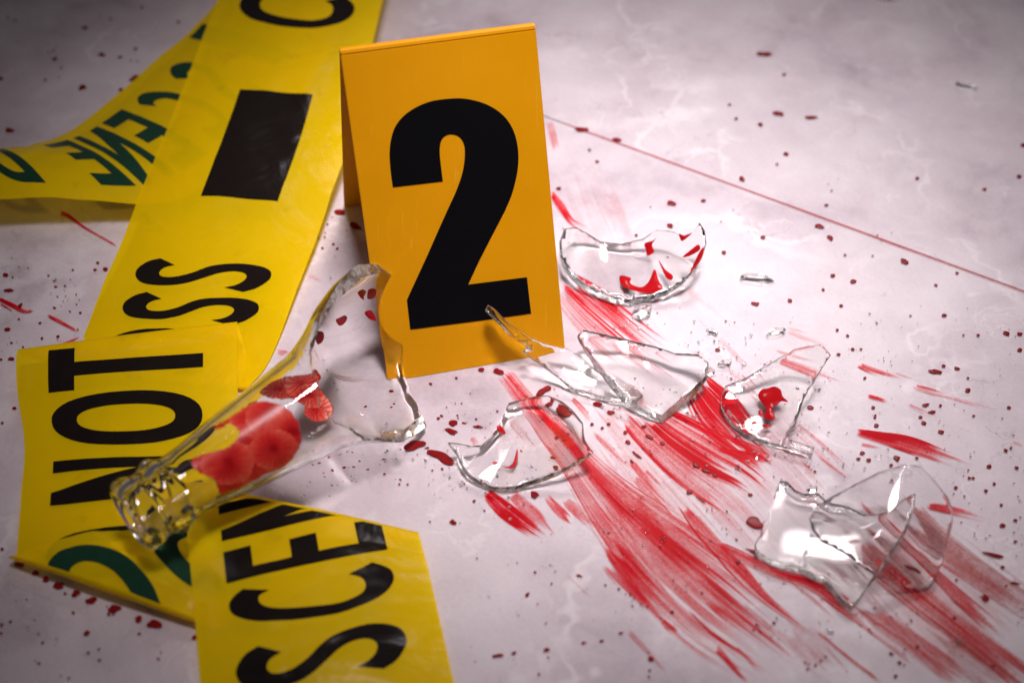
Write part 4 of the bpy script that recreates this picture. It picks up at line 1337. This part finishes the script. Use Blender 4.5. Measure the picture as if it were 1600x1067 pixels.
# the two larger pieces at the lower right
glass_sheet('glass_shard', 'large flat glass plate catching a white glare, with a straight thick right edge', [(1219, 750, 5.6), (1231, 752, 5.6), (1242, 764, 5.5), (1256, 771, 5.4), (1278, 770, 5.4), (1296, 786, 5.4), (1325, 791, 5.6), (1347, 803, 6), (1368, 804, 7), (1394, 797, 9), (1410, 780, 11.5), (1429, 771, 13.5), (1428, 790, 12), (1412, 830, 9), (1390, 862, 7.5), (1360, 906, 5.5), (1340, 936, 4.6), (1331, 946, 4.2), (1313, 932, 4.4), (1300, 914, 4.6), (1287, 901, 4.7), (1270, 895, 4.8), (1248, 883, 4.9), (1219, 878, 5), (1196, 868, 5), (1182, 858, 5.1), (1181, 846, 5.2), (1195, 815, 5.4), (1206, 786, 5.5)],
            [(1250, 825, 4.9), (1300, 850, 4.8), (1350, 850, 5.6)], 3.2, 6)
glass_sheet('glass_shard', 'arched glass shard leaning over the large flat plate', [(1275, 792, 12), (1300, 777, 14), (1336, 758, 17), (1371, 740, 20), (1413, 727, 23), (1438, 730, 23), (1448, 740, 22), (1465, 759, 20), (1481, 779, 17.5), (1489, 800, 15), (1487, 824, 12), (1480, 846, 9.5), (1472, 880, 5.5), (1462, 904, 3), (1452, 916, 2.2), (1436, 920, 2.2), (1400, 914, 5.6), (1370, 902, 8.5), (1345, 886, 10.6), (1324, 868, 11.4), (1304, 856, 11.6), (1283, 846, 11.4), (1270, 830, 11.4), (1265, 811, 11.6)],
            [(1380, 830, 14.5), (1330, 820, 13)], 2.3, 7)


# small splinters
def chip(x, y, w, h, ang, hgt, seed, label):
    rs_ = random.Random(seed)
    c = unp(x, y)
    k_ = np.linalg.norm(c - _C) / FPX
    n = 6
    top, bot_ = [], []
    for i in range(n):
        a = 2 * math.pi * i / n + rs_.uniform(-.35, .35)
        X, Y = w * .5 * k_ * math.cos(a) * rs_.uniform(.7, 1.05), h * .5 / .72 * k_ * math.sin(a) * rs_.uniform(.7, 1.05)
        X, Y = X * math.cos(ang) - Y * math.sin(ang), X * math.sin(ang) + Y * math.cos(ang)
        bot_.append((c[0] + X, c[1] + Y, 0.0009))
        q = rs_.uniform(.72, .95)
        top.append((c[0] + X * q, c[1] + Y * q, 0.0009 + hgt * MM * rs_.uniform(.42, .6)))
    V = top + bot_ + [(c[0], c[1], 0.0009 + hgt * MM * .62)]
    F = [(i, (i + 1) % n, 2 * n) for i in range(n)] + [(i, n + i, n + (i + 1) % n, (i + 1) % n) for i in range(n)] + [tuple(range(2 * n - 1, n - 1, -1))]
    o = mesh_obj('glass_chip', V, F, M_GLASS)
    tag(o, label, 'glass chip', 'small glass chips')
    return o


chip(1180, 438, 62, 15, -.15, 3, 1, 'flat glass splinter beyond the shards, by the tile joint')
chip(1212, 522, 36, 12, .25, 2.2, 2, 'small glass splinter behind the blood-filled shard')
for i, (x, y, w, h, a, g) in enumerate([(1112, 522, 24, 9, -.4, 2), (1133, 572, 26, 12, .4, 2.5), (1108, 586, 22, 12, .5, 3)]):
    chip(x, y, w, h, a, g, 10 + i, 'glass chip beside the thick angular plate')
chip(1003, 493, 46, 24, .5, 5, 20, 'upright glass chip between the crescent shard and the thick plate')
for i, (x, y, w, h, a, g) in enumerate([(1152, 733, 8, 8, 0, 1.6), (1182, 718, 7, 6, .6, 1.5), (1036, 844, 7, 10, 1, 1.5), (1052, 908, 4, 4, 0, 1), (1113, 796, 6, 5, 0, 1)]):
    chip(x, y, w, h, a, g, 30 + i, 'tiny glass crumb lying on the red smears')
chip(1296, 988, 13, 8, -.6, 2, 40, 'glinting glass crumb in front of the flat plate')
chip(1498, 1003, 10, 6, -.5, 1.6, 41, 'glass crumb on the broad brownish smear')
chip(1268, 768, 26, 10, .1, 3, 42, 'glass chip against the back edge of the flat plate')
chip(1244, 612, 7, 5, 0, 1.2, 43, 'glass crumb beside the pointed shard')
chip(1508, 137, 40, 10, -.3, 2, 44, 'blurred glass splinter far beyond the tile joint')
chip(1388, -2, 40, 12, 0, 3, 45, 'blurred glass chip at the far edge of the floor')
GV, GF = [], []
for (x, y, sx, sy, n) in [(985, 500, 60, 30, 26), (1040, 640, 80, 40, 30), (1180, 700, 90, 40, 26), (1290, 900, 110, 60, 34), (800, 760, 80, 40, 22), (1130, 560, 60, 40, 26), (620, 700, 50, 30, 14), (1000, 860, 120, 90, 20), (1350, 720, 90, 40, 14)]:
    for i in range(n):
        c = unp(x + rs.normal(0, sx * .6), y + rs.normal(0, sy * .6))
        r = rs.uniform(.00025, .0008)
        b = len(GV)
        for q in range(4):
            a = q * 2.1 + rs.rand()
            GV.append((c[0] + r * math.cos(a) * (q < 3), c[1] + r * math.sin(a) * (q < 3), 0.0008 + (r * rs.uniform(.7, 1.5) if q == 3 else 0)))
        GF += [(b, b + 1, b + 3), (b + 1, b + 2, b + 3), (b + 2, b, b + 3), (b + 2, b + 1, b)]
gd = mesh_obj('glass_dust', GV, GF, M_EDGE)
tag(gd, 'fine glittering glass dust scattered around the shards', 'glass dust', kind='stuff')
print('FILM_Z', FILM_Z, 'lift', lift)
